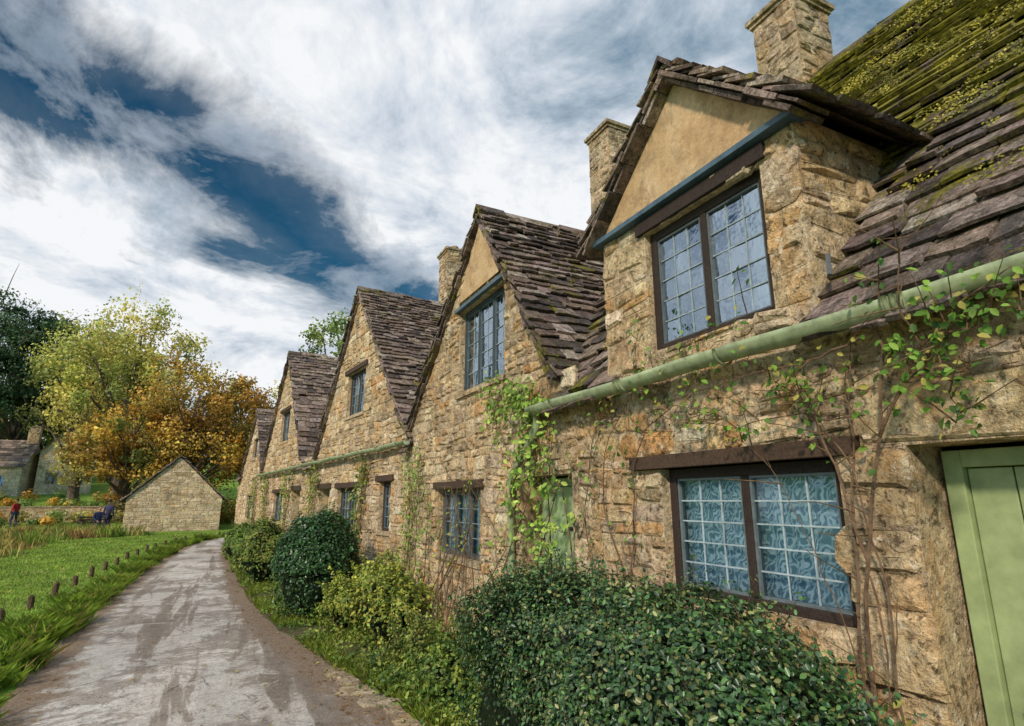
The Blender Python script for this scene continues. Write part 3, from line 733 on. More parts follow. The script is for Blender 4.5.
n=900; y=5+22*rng.random(n)**1.4; l_=np.interp(y,lq[:,1],lq[:,0]); r_=np.interp(y,rq[:,1],rq[:,0]); t=rng.random(n); t=np.where(rng.random(n)<.75,np.where(t<.5,t**2*.6,1-(1-t)**2*.6),t); x=l_+(r_-l_)*t
leaves('fallen_leaves',np.c_[x,y,.014+.03*4*t*(1-t)+.006],rng.normal(0,.15,(n,3))+np.array([0,0,1]),rng.uniform(.02,.045,n),np.array([(.35,.2,.05),(.25,.12,.04),(.45,.34,.08)])[rng.integers(0,3,n)],M_leaf,None,.7,True)
P=[];Cc=[]
for i in range(900):
    y=U(13,44); x0=np.interp(y,lq[:,1],lq[:,0])-1.8-y*.13; x=x0-abs(rng.normal(0,1))*5-U(0,1.5)
    if x>-5.6 and y>36: continue
    m=60; r=U(.15,.4); h=U(.2,.6)
    P.append(np.c_[x+rng.normal(0,r,m),y+rng.normal(0,r,m),h*(.5+rng.random(m)*.7)])
    c=np.array(random.choice([(.2,.32,.05),(.3,.4,.07),(.5,.4,.12),(.42,.25,.1),(.13,.22,.04),(.55,.48,.16)])); Cc.append(c*rng.uniform(.6,1.3,(m,1)))
P=np.vstack(P); blades('meadow_reeds',P[:,0],P[:,1],P[:,2],.016,np.vstack(Cc),.6)

for i in range(17):
    y=9.6+i*1.45; x=np.interp(y,lq[:,1],lq[:,0])-.95
    mb=MB(); h=U(.17,.24); r=.05
    tube(mb,[(x,y,-.05),(x+.004,y,h*.7),(x+U(-.015,.015),y+U(-.01,.01),h),(x,y,h+.015)],[r*1.05,r,r*.93,r*.6],9,(.13,.085,.055)); mb.build('wooden_post',M_bark)

# ================================================================== foliage
def bush(name,c,rad,n,ls,pal,mat=M_leafg,seed=0,zmin=0.0,box=0,stems=8,hexa=False,core=.78,lump=.16,shoots=0):
    e=empty(name); c=np.array(c,float); rad=np.array(rad,float)
    d=rng.normal(size=(n,3)); d/=np.linalg.norm(d,axis=1,keepdims=True); d[:,2]=np.where(rng.random(n)<.75,np.abs(d[:,2]),d[:,2])
    ph=rng.uniform(0,6,6)
    lumpf=lambda d:1+lump*(np.sin(d[:,0]*5+ph[0])*np.sin(d[:,1]*6+ph[1])+.7*np.sin(d[:,2]*8+ph[2]+d[:,0]*7)+.5*np.sin(d[:,1]*15+ph[3])*np.sin(d[:,0]*13+ph[4])+.35*np.sin(d[:,1]*34+ph[5])*np.sin(d[:,2]*21+ph[3]))
    def shp(d):
        if box:
            k=box; s=(np.abs(d[:,0])**k+np.abs(d[:,1])**k+np.abs(d[:,2])**k)**(-1/k); return d*s[:,None]
        return d
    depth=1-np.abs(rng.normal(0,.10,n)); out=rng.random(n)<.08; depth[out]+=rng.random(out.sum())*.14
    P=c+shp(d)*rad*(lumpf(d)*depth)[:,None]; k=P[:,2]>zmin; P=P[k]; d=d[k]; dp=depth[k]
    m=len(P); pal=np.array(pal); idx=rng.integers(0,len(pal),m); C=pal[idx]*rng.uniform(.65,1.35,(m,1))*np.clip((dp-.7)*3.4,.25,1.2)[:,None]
    N=d+rng.normal(0,.55,(m,3)); N[:,2]+=.35
    S=ls*rng.uniform(.6,1.25,m)
    mbs=MB(); PP=[P];NNs=[N];CCs=[C];SS=[S]
    for i in range(shoots):
        dd=rng.normal(size=(1,3)); dd[0,2]=abs(dd[0,2])+.3; dd/=np.linalg.norm(dd); q=(c+shp(dd)*rad*lumpf(dd)[:,None]*.92)[0]
        v=Vector(tuple(dd[0]))*.6+Vector((U(-.4,.2),U(-.5,.5),U(.2,1))); v=v.normalized()*U(.08,.24); pts=wob(q,Vector(q)+v,4,.006); tube(mbs,pts,[.004,.003,.003,.002,.001],4,(.1,.06,.04))
        for p in pts:
            for _ in range(4): PP.append(np.array([[p.x+U(-.02,.02),p.y+U(-.02,.02),p.z+U(-.02,.02)]])); NNs.append(rng.normal(0,1,(1,3))+[[0,0,.5]]); CCs.append(pal[rng.integers(0,len(pal)):][:1]*U(1.0,1.8)); SS.append(np.array([ls*U(.6,1.1)]))
    P=np.vstack(PP);N=np.vstack(NNs);C=np.vstack(CCs);S=np.concatenate(SS)
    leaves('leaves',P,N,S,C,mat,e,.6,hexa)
    if mbs.v: mbs.build('shoots',M_bark,e)
    mb=MB(); g=14
    dd=[]; 
    for j in range(g+1):
        for i in range(g*2):
            th=math.pi*j/g;p=math.pi*i/g; dd.append((math.sin(th)*math.cos(p),math.sin(th)*math.sin(p),math.cos(th)))
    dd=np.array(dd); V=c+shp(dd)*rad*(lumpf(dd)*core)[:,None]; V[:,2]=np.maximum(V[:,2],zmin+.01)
    mb.add([tuple(v) for v in V],[(j*g*2+i,j*g*2+(i+1)%(g*2),(j+1)*g*2+(i+1)%(g*2),(j+1)*g*2+i) for j in range(g) for i in range(g*2)],(.012,.02,.008)); mb.build('dark_core',M_bark,e)  # solid near-black hull added inside the leaves to block see-through
    mb=MB()
    for i in range(stems):
        a=U(0,6.28); tube(mb,wob((c[0]+.15*math.cos(a)*rad[0],c[1]+.15*math.sin(a)*rad[1],0),(c[0]+math.cos(a)*rad[0]*U(.4,.95),c[1]+math.sin(a)*rad[1]*U(.4,.95),c[2]+rad[2]*U(.3,1.0)),6,.02),[.014,.012,.01,.008,.006,.005,.003],5,(.08,.055,.035))
    mb.build('branches',M_bark,e); return e
HG=[(.025,.065,.022),(.04,.10,.03),(.06,.14,.04),(.11,.21,.055),(.07,.12,.06),(.20,.21,.07)]
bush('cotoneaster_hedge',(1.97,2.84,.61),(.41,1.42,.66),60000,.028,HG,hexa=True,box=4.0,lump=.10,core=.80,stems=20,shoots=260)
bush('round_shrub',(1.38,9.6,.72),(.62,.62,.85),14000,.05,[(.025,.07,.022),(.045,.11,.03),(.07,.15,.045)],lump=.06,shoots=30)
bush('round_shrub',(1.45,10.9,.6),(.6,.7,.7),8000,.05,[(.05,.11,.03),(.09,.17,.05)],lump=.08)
bush('leafy_shrub',(.95,14.2,.5),(.55,.75,.75),8000,.07,[(.12,.2,.03),(.22,.28,.05),(.3,.26,.06),(.08,.15,.03)],M_leaf)
bush('leafy_shrub',(.8,16.4,.45),(.5,.9,.7),7000,.08,[(.16,.25,.04),(.26,.34,.07),(.1,.17,.03)],M_leaf)
bush('leafy_shrub',(.55,20,.4),(.45,1.2,.6),6000,.09,[(.1,.17,.03),(.2,.26,.05)],M_leaf)
bush('yellow_shrub',(1.95,7.5,.4),(.42,.75,.55),6500,.05,[(.36,.38,.06),(.50,.46,.08),(.22,.30,.05),(.13,.2,.04)],M_leaf,lump=.28,core=.5,shoots=70)
bush('yellow_shrub',(1.6,8.5,.3),(.3,.4,.4),3500,.045,[(.42,.43,.07),(.22,.3,.05)],M_leaf,lump=.25,core=.5,shoots=15)
bush('low_shrub',(2.0,5.3,.2),(.35,.5,.35),3000,.045,[(.14,.22,.04),(.26,.31,.05),(.09,.16,.03)],M_leaf,lump=.25,core=.4,shoots=25)
bush('low_shrub',(2.05,6.3,.2),(.35,.4,.3),2500,.04,[(.22,.29,.05),(.12,.18,.04),(.3,.28,.08)],M_leaf,lump=.25,core=.4,shoots=25)

def climber(name,stems,leafpal,ls,dens,spread=.08,thick=.009,side=True):
    e=empty(name); mb=MB(); P=[];N=[]
    for st in stems:
        pts=st['p']; full=[]
        for a,b in zip(pts[:-1],pts[1:]):
            full+=wob(a,b,5,.012)[:-1]
        full.append(Vector(pts[-1])); n=len(full); th=st.get('t',thick)
        tube(mb,full,[th*(1-.75*i/n) for i in range(n)],6,(.17,.105,.065))
        l0=st.get('l0',.3)
        for i in range(int(n*min(l0,.3)),n):
            if side and R()<.5:
                d=Vector((U(-.5,.05),U(-.6,.6),U(-.3,.7))).normalized()*U(.06,.28); q=full[i]+d
                tube(mb,wob(full[i],q,3,.006),[.004,.003,.002,.0015],4,(.17,.11,.06))
                if i>=int(n*l0):
                    for _ in range(int(dens*2)): t=U(.3,1.1); P.append(full[i].lerp(q,t)+Vector((U(-1,1),U(-1,1),U(-1,1)))*spread*.5); N.append((-.8+U(-.6,.6),U(-.8,.8),.5+U(-.5,.5)))
            if i<int(n*l0): continue
            for _ in range(int(dens*st.get('d',1)*U(0,2))):
                P.append(full[i]+Vector((U(-1,.2),U(-1,1),U(-1,1)))*spread); N.append((-.8+U(-.6,.6),U(-.8,.8),.5+U(-.5,.5)))
    mb.build('stems',M_bark,e)
    if P:
        m=len(P); pal=np.array(leafpal); C=pal[rng.integers(0,len(pal),m)]*rng.uniform(.7,1.3,(m,1))
        leaves('leaves',[tuple(p) for p in P],N,ls*rng.uniform(.6,1.2,m),C,M_leaf,e,.6,True,-.4)
    return e
GP=[(.08,.17,.02),(.14,.28,.03),(.22,.36,.05),(.06,.13,.02),(.4,.36,.08)]
def W(y,z,n=.06): return (2.5-n,y,z)
S=[dict(p=[W(1.62,.1,.2),W(1.6,.9,.14),W(1.56,1.5,.12),W(1.45,2.0,.1),W(1.38,2.44,.13),W(1.3,2.62,.2)],t=.012,l0=.55,d=.5),
   dict(p=[W(1.64,.1,.2),W(1.66,1.0,.1),W(1.62,1.7,.08),W(1.58,2.2,.08),W(1.5,2.42,.12)],t=.009,l0=.6,d=.4),
   dict(p=[W(1.58,.1,.2),W(1.5,.8,.12),W(1.52,1.4,.08),W(1.6,1.9,.08),W(1.78,2.25,.08),W(2.05,2.3,.1)],t=.007,l0=.7,d=.5),
   dict(p=[W(1.6,.6,.12),W(1.7,1.2,.1),W(1.85,1.6,.1),W(2.0,1.9,.1),W(2.3,2.15,.08)],t=.004,l0=.8,d=.4),
   dict(p=[W(1.56,1.5,.12),W(1.66,1.9,.1),W(1.75,2.2,.08),W(2.0,2.38,.1)],t=.007,l0=.4,d=.6),
   dict(p=[W(1.45,2.0,.1),W(1.25,2.3,.14),W(1.05,2.42,.2),W(.85,2.5,.25)],t=.007,l0=.3,d=1.5),
   dict(p=[W(1.3,2.2,.14),W(1.15,2.35,.2),W(.98,2.38,.2),W(.8,2.36,.25)],t=.005,l0=.1,d=2),
   dict(p=[W(1.05,2.42,.2),W(1.12,2.3,.22),W(1.1,2.12,.24),W(1.12,2.0,.22)],t=.004,l0=.1,d=1.8),
   dict(p=[W(1.2,2.35,.18),W(1.18,2.5,.3),W(1.1,2.7,.32),W(.98,2.82,.3)],t=.004,l0=.7,d=.1),
   dict(p=[W(1.38,2.44,.13),W(1.7,2.38,.13),W(2.1,2.38,.12),W(2.5,2.36,.1),W(2.9,2.36,.1)],t=.006,l0=.1,d=.6),
   dict(p=[W(1.5,2.1,.1),W(1.8,2.15,.08),W(2.2,2.12,.08),W(2.6,2.2,.07)],t=.004,l0=.3,d=.6),
   dict(p=[W(1.56,1.45,.12),W(1.5,1.0,.2),W(1.42,.8,.22)],t=.005,l0=.5,d=.3)]
climber('climbing_rose',S,GP,.040,2.5)
S=[dict(p=[W(3.3,.2,.1),W(3.25,1.2,.05),W(3.15,1.9,.05),W(3.0,2.2,.05),W(2.7,2.32,.06),W(2.3,2.25,.06)],t=.007,l0=.3,d=.6),
   dict(p=[W(3.25,1.2,.05),W(3.5,1.7,.05),W(3.4,2.2,.05),W(3.1,2.45,.07)],t=.006,l0=.3,d=.7),
   dict(p=[W(3.35,.2,.1),W(3.6,1.0,.05),W(3.75,1.7,.05),W(3.55,2.3,.05),W(3.3,2.4,.08)],t=.006,l0=.4,d=.7),
   dict(p=[W(2.9,2.42,.15),W(2.75,2.62,.06),W(2.5,2.7,.04),W(2.1,2.74,.04)],t=.004,l0=.1,d=1.2),
   dict(p=[W(3.0,2.4,.14),W(3.05,2.8,.05),W(2.98,3.0,.03)],t=.003,l0=.2,d=.5)]
climber('climbing_rose',S,GP,.043,2)
S=[]
for i in range(7):
    y0=U(3.75,5.2); S.append(dict(p=[W(y0,.1,.12),W(y0+U(-.2,.2),1.0,.1),W(U(4.0,5.0),1.8,.09),W(U(4.1,5.3),2.5,.08),W(U(4.4,5.5),U(2.6,2.95),.08)],t=.008,l0=.35,d=1.8))
climber('climbing_vine',S,[(.2,.34,.04),(.32,.48,.07),(.45,.54,.12),(.11,.2,.03)],.062,4,.12)
S=[]
for i in range(6):
    y0=U(6.9,8.6); S.append(dict(p=[W(y0,.1,.2),W(y0+U(-.2,.2),.9,.1),W(y0+U(-.2,.3),1.6,.06),W(y0+U(-.3,.4),2.3,.06)],t=.008,l0=.3,d=1.6))
climber('climbing_vine',S,[(.14,.25,.04),(.25,.36,.06),(.32,.38,.1)],.055,3.4,.13)
S=[]
for i in range(14):
    y0=U(5.2,6.9); S.append(dict(p=[W(y0,.05,.3),W(y0+U(-.3,.3),.7,.2),W(y0+U(-.5,.5),1.3,.1),W(y0+U(-.6,.6),1.9,.08)],t=.009,l0=.5,d=.3))
climber('bare_rose_stems',S,[(.2,.3,.04),(.38,.36,.07)],.045,1.2)
for (sa,sb) in ((2.0,2.3),(5.3,5.8),(7.9,8.5),(10.6,11.4),(12.6,13.3)):
    S=[]
    for i in range(4):
        s0=U(sa,sb); S.append(dict(p=[tuple(FB(s0,.15,.1)),tuple(FB(s0+U(-.2,.2),.08,1)),tuple(FB(s0+U(-.3,.3),.07,1.8)),tuple(FB(s0+U(-.5,.5),.07,2.4))],t=.01,l0=.2,d=1.5))
    climber('climbing_vine',S,[(.15,.24,.04),(.36,.36,.07),(.25,.33,.06)],.07,3,.14)

# trees
def tree(name,x,y,h,rx,trunk_h,pal,nclump,nleaf,ls,zc=.6,rz=None,clump=.28,bark=(.13,.10,.075),wisp=0,lean=(0,0),flat=.75):
    e=empty(name); z0=H(x,y); rz=rz or (h-trunk_h)/2; cz=z0+h-rz
    mb=MB(); top=Vector((x+lean[0],y+lean[1],z0+h*.8)); tr=wob((x,y,z0-.2),top,8,h*.008); r0=h*.022
    tube(mb,tr,[r0*(1.25-1.1*i/8) for i in range(9)],9,bark)
    cl=[]
    while len(cl)<nclump:
        v=rng.normal(size=3); v/=np.linalg.norm(v); rr=rng.random()**.45; v=v*rr
        if v[2]<-.55 and R()<.6: continue
        cl.append((x+lean[0]*.6+v[0]*rx,y+lean[1]*.6+v[1]*rx,cz+v[2]*rz,rx*clump*U(.6,1.25),rr))
    PP=[];NN=[];CC=[]; pal=np.array(pal)
    for i,c in enumerate(cl):
        m=int(nleaf*U(.6,1.3)); d=rng.normal(size=(m,3)); d/=np.linalg.norm(d,axis=1,keepdims=True)
        rad=c[3]*(rng.random(m)**.4); sq=np.array([1,1,flat+wisp])
        P=np.array(c[:3])+d*rad[:,None]*sq*(1+.35*np.sin(d*7+i)) ; 
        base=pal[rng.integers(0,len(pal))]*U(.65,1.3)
        sh=np.clip(.85+.4*d[:,2]*(rad/c[3]),.4,1.25)*(0.7+.3*c[4])  # shade painted into leaf colour: clump undersides and inner clumps darker
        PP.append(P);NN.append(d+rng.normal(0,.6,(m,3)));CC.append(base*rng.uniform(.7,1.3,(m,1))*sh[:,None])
        if i%2==0:
            k=min(8,max(2,int(8*(c[2]-z0)/h*U(.55,.8)))); s=tr[k]
            tube(mb,wob(s,(c[0],c[1],c[2]),5,h*.012),[r0*.4*(1-.15*q) for q in range(6)],5,bark,False)
            for _ in range(2):
                tube(mb,wob((c[0],c[1],c[2]),(c[0]+U(-1,1)*c[3],c[1]+U(-1,1)*c[3],c[2]+U(0,1.2)*c[3]),3,h*.006),[r0*.14,r0*.1,r0*.07,r0*.03],4,bark,False)
    mb.build('trunk_and_limbs',M_bark,e)
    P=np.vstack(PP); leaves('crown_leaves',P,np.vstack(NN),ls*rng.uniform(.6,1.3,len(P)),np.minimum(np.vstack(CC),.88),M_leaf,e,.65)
    return e
YW=[(.74,.64,.14),(.58,.58,.13),(.82,.66,.17),(.44,.48,.12)]
OR=[(.70,.37,.06),(.78,.47,.08),(.52,.30,.06),(.38,.31,.07),(.83,.54,.1)]
GR=[(.14,.25,.05),(.23,.34,.07),(.32,.38,.09)]
DK=[(.035,.085,.035),(.055,.12,.045),(.09,.16,.06)]
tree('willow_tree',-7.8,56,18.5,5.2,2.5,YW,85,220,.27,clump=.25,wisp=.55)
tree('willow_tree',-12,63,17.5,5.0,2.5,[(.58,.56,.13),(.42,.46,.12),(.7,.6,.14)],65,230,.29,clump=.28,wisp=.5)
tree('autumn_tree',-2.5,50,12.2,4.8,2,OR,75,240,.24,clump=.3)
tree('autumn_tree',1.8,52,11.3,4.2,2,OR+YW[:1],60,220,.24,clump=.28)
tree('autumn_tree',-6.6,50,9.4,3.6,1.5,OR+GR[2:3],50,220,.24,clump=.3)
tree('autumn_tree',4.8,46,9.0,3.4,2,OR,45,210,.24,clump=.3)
tree('cedar_tree',-21,80,21,7.5,2,DK,95,340,.34,clump=.32,flat=.38)
tree('yellow_tree',-22.5,62,14.5,3.6,3,YW+[(.5,.34,.06)],50,220,.26,clump=.3)
tree('garden_tree',-19,88,12,4.2,1.5,GR+YW[1:2],50,220,.3,clump=.3)
tree('garden_tree',-13,86,13,4.6,1.5,GR+YW[1:2],50,220,.3,clump=.3)
tree('garden_tree',6.6,37,15.4,3.4,4,GR,65,230,.2,clump=.3)
PP=[];CC=[];NN=[]
for i in range(400):
    a=U(-1,1); x=-40+a*60; y=U(95,135); z=H(x,y); h=U(8,15); r=U(2.2,4.5)
    if x>0: h*=.85
    m=120; d=rng.normal(size=(m,3)); d/=np.linalg.norm(d,axis=1,keepdims=True); P=np.array([x,y,z+h*U(.25,.9)])+d*r*(rng.random((m,1))**.4)
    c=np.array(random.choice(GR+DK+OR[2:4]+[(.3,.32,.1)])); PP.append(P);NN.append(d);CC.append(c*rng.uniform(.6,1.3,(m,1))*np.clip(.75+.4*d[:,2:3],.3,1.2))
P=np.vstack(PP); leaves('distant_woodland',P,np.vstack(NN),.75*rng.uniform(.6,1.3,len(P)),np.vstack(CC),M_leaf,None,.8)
PP=[];CC=[];NN=[]
for i in range(260):
    x=U(-34,7); y=U(46,54) if x>-7 else U(46,66); z=H(x,y); r=U(.6,1.5) if x>-7 else U(.35,.85)
    m=150; d=rng.normal(size=(m,3)); d/=np.linalg.norm(d,axis=1,keepdims=True); P=np.array([x,y,z+r*.6])+d*r*(rng.random((m,1))**.4)*np.array([1,1,.8]); 
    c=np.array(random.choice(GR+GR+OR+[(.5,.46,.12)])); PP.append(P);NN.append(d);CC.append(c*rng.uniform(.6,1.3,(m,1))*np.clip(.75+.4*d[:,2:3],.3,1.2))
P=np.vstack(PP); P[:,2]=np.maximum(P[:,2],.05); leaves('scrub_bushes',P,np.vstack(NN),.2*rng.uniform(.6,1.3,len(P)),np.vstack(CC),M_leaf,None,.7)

# ================================================================== distant cottages
def far_cottage(x,y,w,d,ez,pz,ang,chim=True,gwin=False):
    C=Cot('distant_cottage'); z0=H(x,y)-.2; ca,sa=math.cos(ang),math.sin(ang)
    fr=Fr((x,y,z0),(ca,sa,0),(sa,-ca,0)); PLc=[((.88,.84,.75),3),((.78,.73,.62),2)]
    def f_at(a,n,A,N): return Fr(fr(a,n,0),A,N)
    ops=[(w*.18,w*.18+.9,1.0,2.0),(w*.62,w*.62+.9,1.0,2.0),(w*.18,w*.18+.9,2.9,3.7),(w*.62,w*.62+.9,2.9,3.7)]
    ops=[o for o in ops if o[3]<ez]
    wall(C.w,fr,0,ez,lambda z:0,lambda z:w,ops,hrow=(.25,.4),wst=(.4,.9),pal=PLc)
    for o in ops: window(C,fr,*o,2,2,3,False,wood=(.6,.58,.52),lead=(.6,.6,.55),sill=False)
    for a,sg in ((0,-1),(w,1)):
        f2=f_at(a,0,-fr.N,fr.A*sg); go=[(d/2-1.5,d/2-.5,1.0,2.1),(d/2+.5,d/2+1.5,1.0,2.1),(d/2-.5,d/2+.5,3.0,3.9)] if gwin else []
        wall(C.w,f2,0,ez,lambda z:0,lambda z:d,go,hrow=(.25,.4),wst=(.4,.9),pal=PLc)
        for o in go: window(C,f2,*o,2,2,3,False,wood=(.6,.58,.52),lead=(.6,.6,.55),sill=False)
        wall(C.w,f2,ez,pz-.1,lambda z:(z-ez)*d/2/(pz-ez),lambda z:d-(z-ez)*d/2/(pz-ez),hrow=(.25,.4),wst=(.4,.9),pal=PLc)
    for sg in (1,-1):
        L=math.hypot(d/2,pz-ez); Up=(-fr.N*sg*d/2+Vector((0,0,pz-ez)))/L; N=(fr.N*sg*(pz-ez)+Vector((0,0,d/2)))/L
        O=fr(-.2,.0 if sg==1 else -d,ez)-Up*.3
        tiles(C.r,O,fr.A,Up,N,L+.3,lambda w_:(0,w+.4),None,.4,.3,lambda w_:.15)
        C.r.add([O,O+fr.A*(w+.4),O+fr.A*(w+.4)+Up*(L+.3),O+Up*(L+.3)],[(0,1,2,3)],(.1,.08,.06))
    ridge(C.r,fr(-.2,-d/2,pz),fr(w+.2,-d/2,pz),fr.N,.2)
    C.w.add([fr(0,-d,0),fr(w,-d,0),fr(w,-d,ez),fr(0,-d,ez)],[(0,1,2,3)],MORT)
    if chim:
        for a in (.4,w-.4):
            c=fr(a,-d/2,0); chimney(C,(c.x,c.y),.9,.7,z0+pz-.5,z0+pz+1.3)
    C.done()
far_cottage(-22.8,69,5.6,5,3.0,5.4,-.1)
far_cottage(-12.2,71,6.0,4.4,4.1,7.0,math.pi/2+.25,False,True)
C=Cot('garden_wall')
f=Fr((-13.5,50,H(-12,50)),(1,.1,0),(.1,-1,0)); wall(C.w,f,-.3,1.0,lambda z:0,lambda z:6.5,hrow=(.12,.2),wst=(.2,.5)); bx(C.w,f,-.03,6.53,-.4,-.001,-.3,1.0,MORT); bx(C.w,f,-.05,6.55,-.45,.05,1.002,1.08,(.35,.3,.22))
C.done()
# ================================================================== people and bench
def person(name,x,y,pose,face,coat,trou,hair):
    e=empty(name); 
    ca,sa=math.cos(face),math.sin(face)
    def T(px,py,pz): return (x+px*ca-py*sa,y+px*sa+py*ca,pz+H(x,y))
    if pose=='sit':
        J=dict(pel=(0,0,.52),sp=(0,.02,.78),ch=(0,.03,1.0),nk=(0,.05,1.14),hd=(0,.07,1.22),
          hl=(-.1,.02,.5),kl=(-.13,.44,.50),al=(-.13,.46,.09),fl=(-.14,.6,.05),hr=(.1,.02,.5),kr=(.13,.44,.5),ar=(.14,.42,.09),frr=(.15,.56,.05),
          sl=(-.19,.03,1.06),el=(-.25,.08,.8),wl=(-.14,.3,.68),sr=(.19,.03,1.06),er=(.25,.08,.8),wr=(.14,.3,.68)); hz=1.31; hy=.08
    else:
        J=dict(pel=(0,0,.93),sp=(0,.01,1.15),ch=(0,.01,1.36),nk=(0,.01,1.5),hd=(0,.02,1.57),
          hl=(-.09,0,.9),kl=(-.1,.1,.5),al=(-.1,.05,.09),fl=(-.11,.2,.05),hr=(.09,0,.9),kr=(.1,-.02,.5),ar=(.1,-.18,.1),frr=(.11,-.05,.04),
          sl=(-.19,0,1.42),el=(-.24,-.04,1.14),wl=(-.22,.1,.92),sr=(.19,0,1.42),er=(.24,.02,1.14),wr=(.22,.14,.93)); hz=1.66; hy=.03
    def skin(nm,chain,rad,mat,edges):
        me=bpy.data.meshes.new(nm); me.from_pydata([T(*J[k]) for k in chain],[(chain.index(a),chain.index(b)) for a,b in edges],[])
        o=link(me,nm,mat,e); sk=o.modifiers.new('s','SKIN'); 
        for i,k in enumerate(chain): me.skin_vertices[0].data[i].radius=(rad[k],rad[k]*.8)
        me.skin_vertices[0].data[0].use_root=True
        ss=o.modifiers.new('ss','SUBSURF'); ss.levels=1; ss.render_levels=1
        return o
    r=dict(pel=.15,sp=.14,ch=.16,nk=.06,hd=.05,hl=.1,kl=.07,al=.045,fl=.045,hr=.1,kr=.07,ar=.045,frr=.045,sl=.07,el=.05,wl=.035,sr=.07,er=.05,wr=.035)
    def mk(base,col):
        m,nt=newmat(base); b=NB(nt); tc=b.n('ShaderNodeTexCoord').outputs['Object']; n=b.noise(tc,20,3); b.out(b.bsdf(b.mix(col,tuple(c*.6 for c in col),n),.85)); return m
    mc=mk('coat_'+name,coat); mt=mk('trousers_'+name,trou); ms=mk('skin_'+name,(.5,.3,.22)); mh=mk('hair_'+name,hair)
    skin('coat',['ch','sp','nk','sl','el','wl','sr','er','wr','pel'],r,mc,[('ch','sp'),('sp','pel'),('ch','nk'),('ch','sl'),('sl','el'),('el','wl'),('ch','sr'),('sr','er'),('er','wr')])
    skin('trousers',['pel','hl','kl','al','fl','hr','kr','ar','frr'],r,mt,[('pel','hl'),('hl','kl'),('kl','al'),('al','fl'),('pel','hr'),('hr','kr'),('kr','ar'),('ar','frr')])
    def ell(nm,c,rr,mat,seg=14):
        mb=MB(); vs=[];fs=[]
        for j in range(seg+1):
            for i in range(seg*2):
                th=math.pi*j/seg;p=math.pi*i/seg; dx,dy,dz=math.sin(th)*math.cos(p),math.sin(th)*math.sin(p),math.cos(th)
                w=1-.22*max(0,-dz); vs.append(T(c[0]+dx*rr[0]*w,c[1]+dy*rr[1]*w,c[2]+dz*rr[2]))
        for j in range(seg):
            for i in range(seg*2): fs.append((j*seg*2+i,j*seg*2+(i+1)%(seg*2),(j+1)*seg*2+(i+1)%(seg*2),(j+1)*seg*2+i))
        mb.add(vs,fs,(.5,.3,.2)); mb.build(nm,mat,e,True)
    ell('head',(0,hy,hz),(.075,.095,.115),ms); ell('hair',(0,hy-.02,hz+.03),(.083,.095,.1),mh); ell('nose',(0,hy+.1,hz-.01),(.012,.02,.02),ms,6)
    for sx in (-1,1): ell('eye',(sx*.03,hy+.085,hz+.01),(.01,.01,.008),mh,5); ell('ear',(sx*.077,hy,hz),(.01,.02,.03),ms,6)
    ell('mouth',(0,hy+.088,hz-.05),(.022,.008,.006),mk('lips_'+name,(.4,.15,.12)),5)
    for k,sx in (('wl',-1),('wr',1)):
        wv=Vector(J[k]); dr=(wv-Vector(J['el' if sx<0 else 'er'])).normalized(); mb=MB()
        pc=wv+dr*.05; tube(mb,[T(*wv),T(*pc),T(*(wv+dr*.1))],[.025,.038,.03],8,(.5,.3,.2))
        for q in range(4):
            o=Vector(((q-1.5)*.018,0,0)); L=(.065,.078,.072,.055)[q]; a=wv+dr*.09+o; tube(mb,[T(*a),T(*(a+dr*L*.5)),T(*(a+dr*L*.8+Vector((0,0,-.02))))],[.009,.0085,.007],6,(.5,.3,.2))
        a=wv+dr*.03; tube(mb,[T(*a),T(*(a+dr*.04+Vector((-sx*.035,0,0)))),T(*(a+dr*.07+Vector((-sx*.045,0,0))))],[.011,.01,.008],6,(.5,.3,.2))
        mb.build('hand',ms,e,True)
def bench(x,y,ang):
    e=empty('park_bench'); fr=Fr((x,y,0),(math.cos(ang),math.sin(ang),0),(-math.sin(ang),math.cos(ang),0)); mb=MB(); c=(.12,.085,.055)
    for k in range(4): bx(mb,fr,-.75,.75,-.2+k*.11,-.11+k*.11,.42,.45,c)
    mb.build('seat',M_wood,e); mb=MB()
    for k in range(3): bx(mb,fr,-.75,.75,-.27,-.24,.55+k*.13,.64+k*.13,c)
    mb.build('backrest',M_wood,e)
    for s in (-.65,.62):
        mb=MB(); bx(mb,fr,s,s+.05,-.24,-.19,0,.95,c); bx(mb,fr,s,s+.05,.17,.22,0,.62,c); bx(mb,fr,s,s+.05,-.19,.17,.36,.415,c); bx(mb,fr,s,s+.05,-.19,.22,.622,.65,c); mb.build('leg',M_wood,e)
bench(-6.0,37.6,math.pi*1.15)
person('seated_person',-5.9,37.6,'sit',math.pi*1.15,(.03,.04,.1),(.04,.04,.05),(.05,.03,.02))
person('walking_person',-5.3,36.3,'stand',-.6,(.05,.045,.1),(.03,.03,.05),(.06,.035,.02))
person('walking_person',-11.5,46,'stand',1.0,(.4,.03,.03),(.04,.05,.1),(.06,.035,.02))

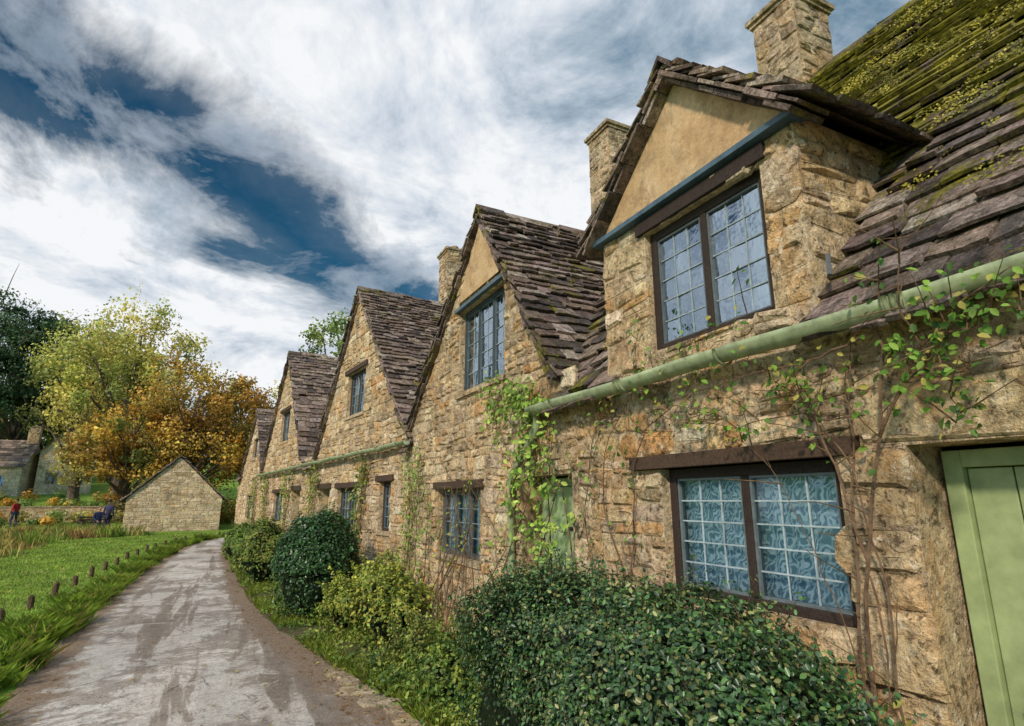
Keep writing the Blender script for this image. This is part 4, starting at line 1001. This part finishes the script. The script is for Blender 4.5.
# ================================================================== world
w=bpy.data.worlds.new('World'); scene.world=w; w.use_nodes=True; nt=w.node_tree; nt.nodes.clear(); b=NB(nt)
sd=Vector((-.66,-.54,.54)).normalized(); elev=math.asin(sd.z); azim=math.atan2(sd.x,sd.y)
sky=b.n('ShaderNodeTexSky',sky_type='NISHITA'); sky.sun_disc=False; sky.sun_elevation=elev; sky.sun_rotation=azim; sky.air_density=1.3; sky.dust_density=.4; sky.ozone_density=2.5
tc=b.n('ShaderNodeTexCoord').outputs['Generated']
sx=b.n('ShaderNodeSeparateXYZ'); b.l(tc,sx.inputs[0])
den=b.math('ADD',b.math('MAXIMUM',sx.outputs[2],0.0),.28)
cx=b.n('ShaderNodeCombineXYZ'); b.l(b.math('DIVIDE',sx.outputs[0],den),cx.inputs[0]); b.l(b.math('DIVIDE',sx.outputs[1],den),cx.inputs[1])
pv=cx.outputs[0]
n1=b.noise(pv,1.6,8,.64,.4); n2=b.noise(pv,2.2,9,.64,.5); n3=b.noise(pv,.8,4,.5,.2)
dt=b.n('ShaderNodeVectorMath',operation='DOT_PRODUCT'); b.l(tc,dt.inputs[0]); dt.inputs[1].default_value=(-.397,.409,-.821)
band=b.math('ABSOLUTE',b.math('ADD',dt.outputs['Value'],b.math('MULTIPLY',b.math('SUBTRACT',n1,.5),.5)))
blue=b.math('MULTIPLY',b.ramp(band,[(.0,1),(.05,.95),(.125,0)]),b.ramp(n2,[(.38,.4),(.5,1)]))
db=b.n('ShaderNodeVectorMath',operation='DOT_PRODUCT'); b.l(tc,db.inputs[0]); db.inputs[1].default_value=(-.36,.88,.25)
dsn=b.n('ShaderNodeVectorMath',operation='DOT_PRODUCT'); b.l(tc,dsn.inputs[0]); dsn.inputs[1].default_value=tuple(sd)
dr_=b.n('ShaderNodeVectorMath',operation='DOT_PRODUCT'); b.l(tc,dr_.inputs[0]); dr_.inputs[1].default_value=(.55,.55,.63)
n4=b.noise(pv,5.5,7,.65,.6)
br=b.math('ADD',b.math('MULTIPLY',b.math('SUBTRACT',db.outputs['Value'],.78),.40),b.math('ADD',b.math('MULTIPLY',n2,1.3),b.math('MULTIPLY',n3,.35)))
br=b.math('ADD',br,b.math('MULTIPLY',b.math('MAXIMUM',b.math('SUBTRACT',dr_.outputs['Value'],.72),0.0),.55))
br=b.math('ADD',br,b.math('MULTIPLY',b.math('SUBTRACT',n4,.5),.35))
cc=b.ramp(br,[(.58,(.16,.26,.36)),(.70,(.38,.47,.56)),(.81,(.64,.70,.78)),(.95,(.92,.94,.96))])
bg1=b.n('ShaderNodeBackground'); bg1.inputs[1].default_value=.07; b.l(b.mix(sky.outputs[0],(.15,.50,.62),1.0,'MULTIPLY'),bg1.inputs[0])
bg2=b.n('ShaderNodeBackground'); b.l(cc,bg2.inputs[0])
fill_glow=b.math('MULTIPLY',b.math('POWER',b.math('MAXIMUM',dsn.outputs['Value'],0.0),2.0),2.1)  # clouds around the sun brightened, added as soft frontal fill from behind camera
b.l(b.math('ADD',1.0,fill_glow),bg2.inputs[1])
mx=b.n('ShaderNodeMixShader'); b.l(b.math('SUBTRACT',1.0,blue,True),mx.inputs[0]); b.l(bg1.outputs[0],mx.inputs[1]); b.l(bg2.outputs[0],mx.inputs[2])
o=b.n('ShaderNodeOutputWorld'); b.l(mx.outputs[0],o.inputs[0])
sl=bpy.data.lights.new('sun','SUN'); sl.energy=3.3; sl.angle=math.radians(5); sl.color=(1,.88,.72)
so=bpy.data.objects.new('sun',sl); COL.objects.link(so); so.rotation_euler=sd.to_track_quat('Z','Y').to_euler()

cam=bpy.data.cameras.new('camera'); cam.sensor_width=36; cam.lens=20.04; cam.clip_end=1500; cam.clip_start=.05
co=bpy.data.objects.new('camera',cam); COL.objects.link(co); co.location=(0,0,1.75); co.rotation_euler=(math.radians(103.5),0,math.radians(-26.1)); scene.camera=co
scene.view_settings.view_transform='Standard'; scene.view_settings.look='None'; scene.view_settings.exposure=0
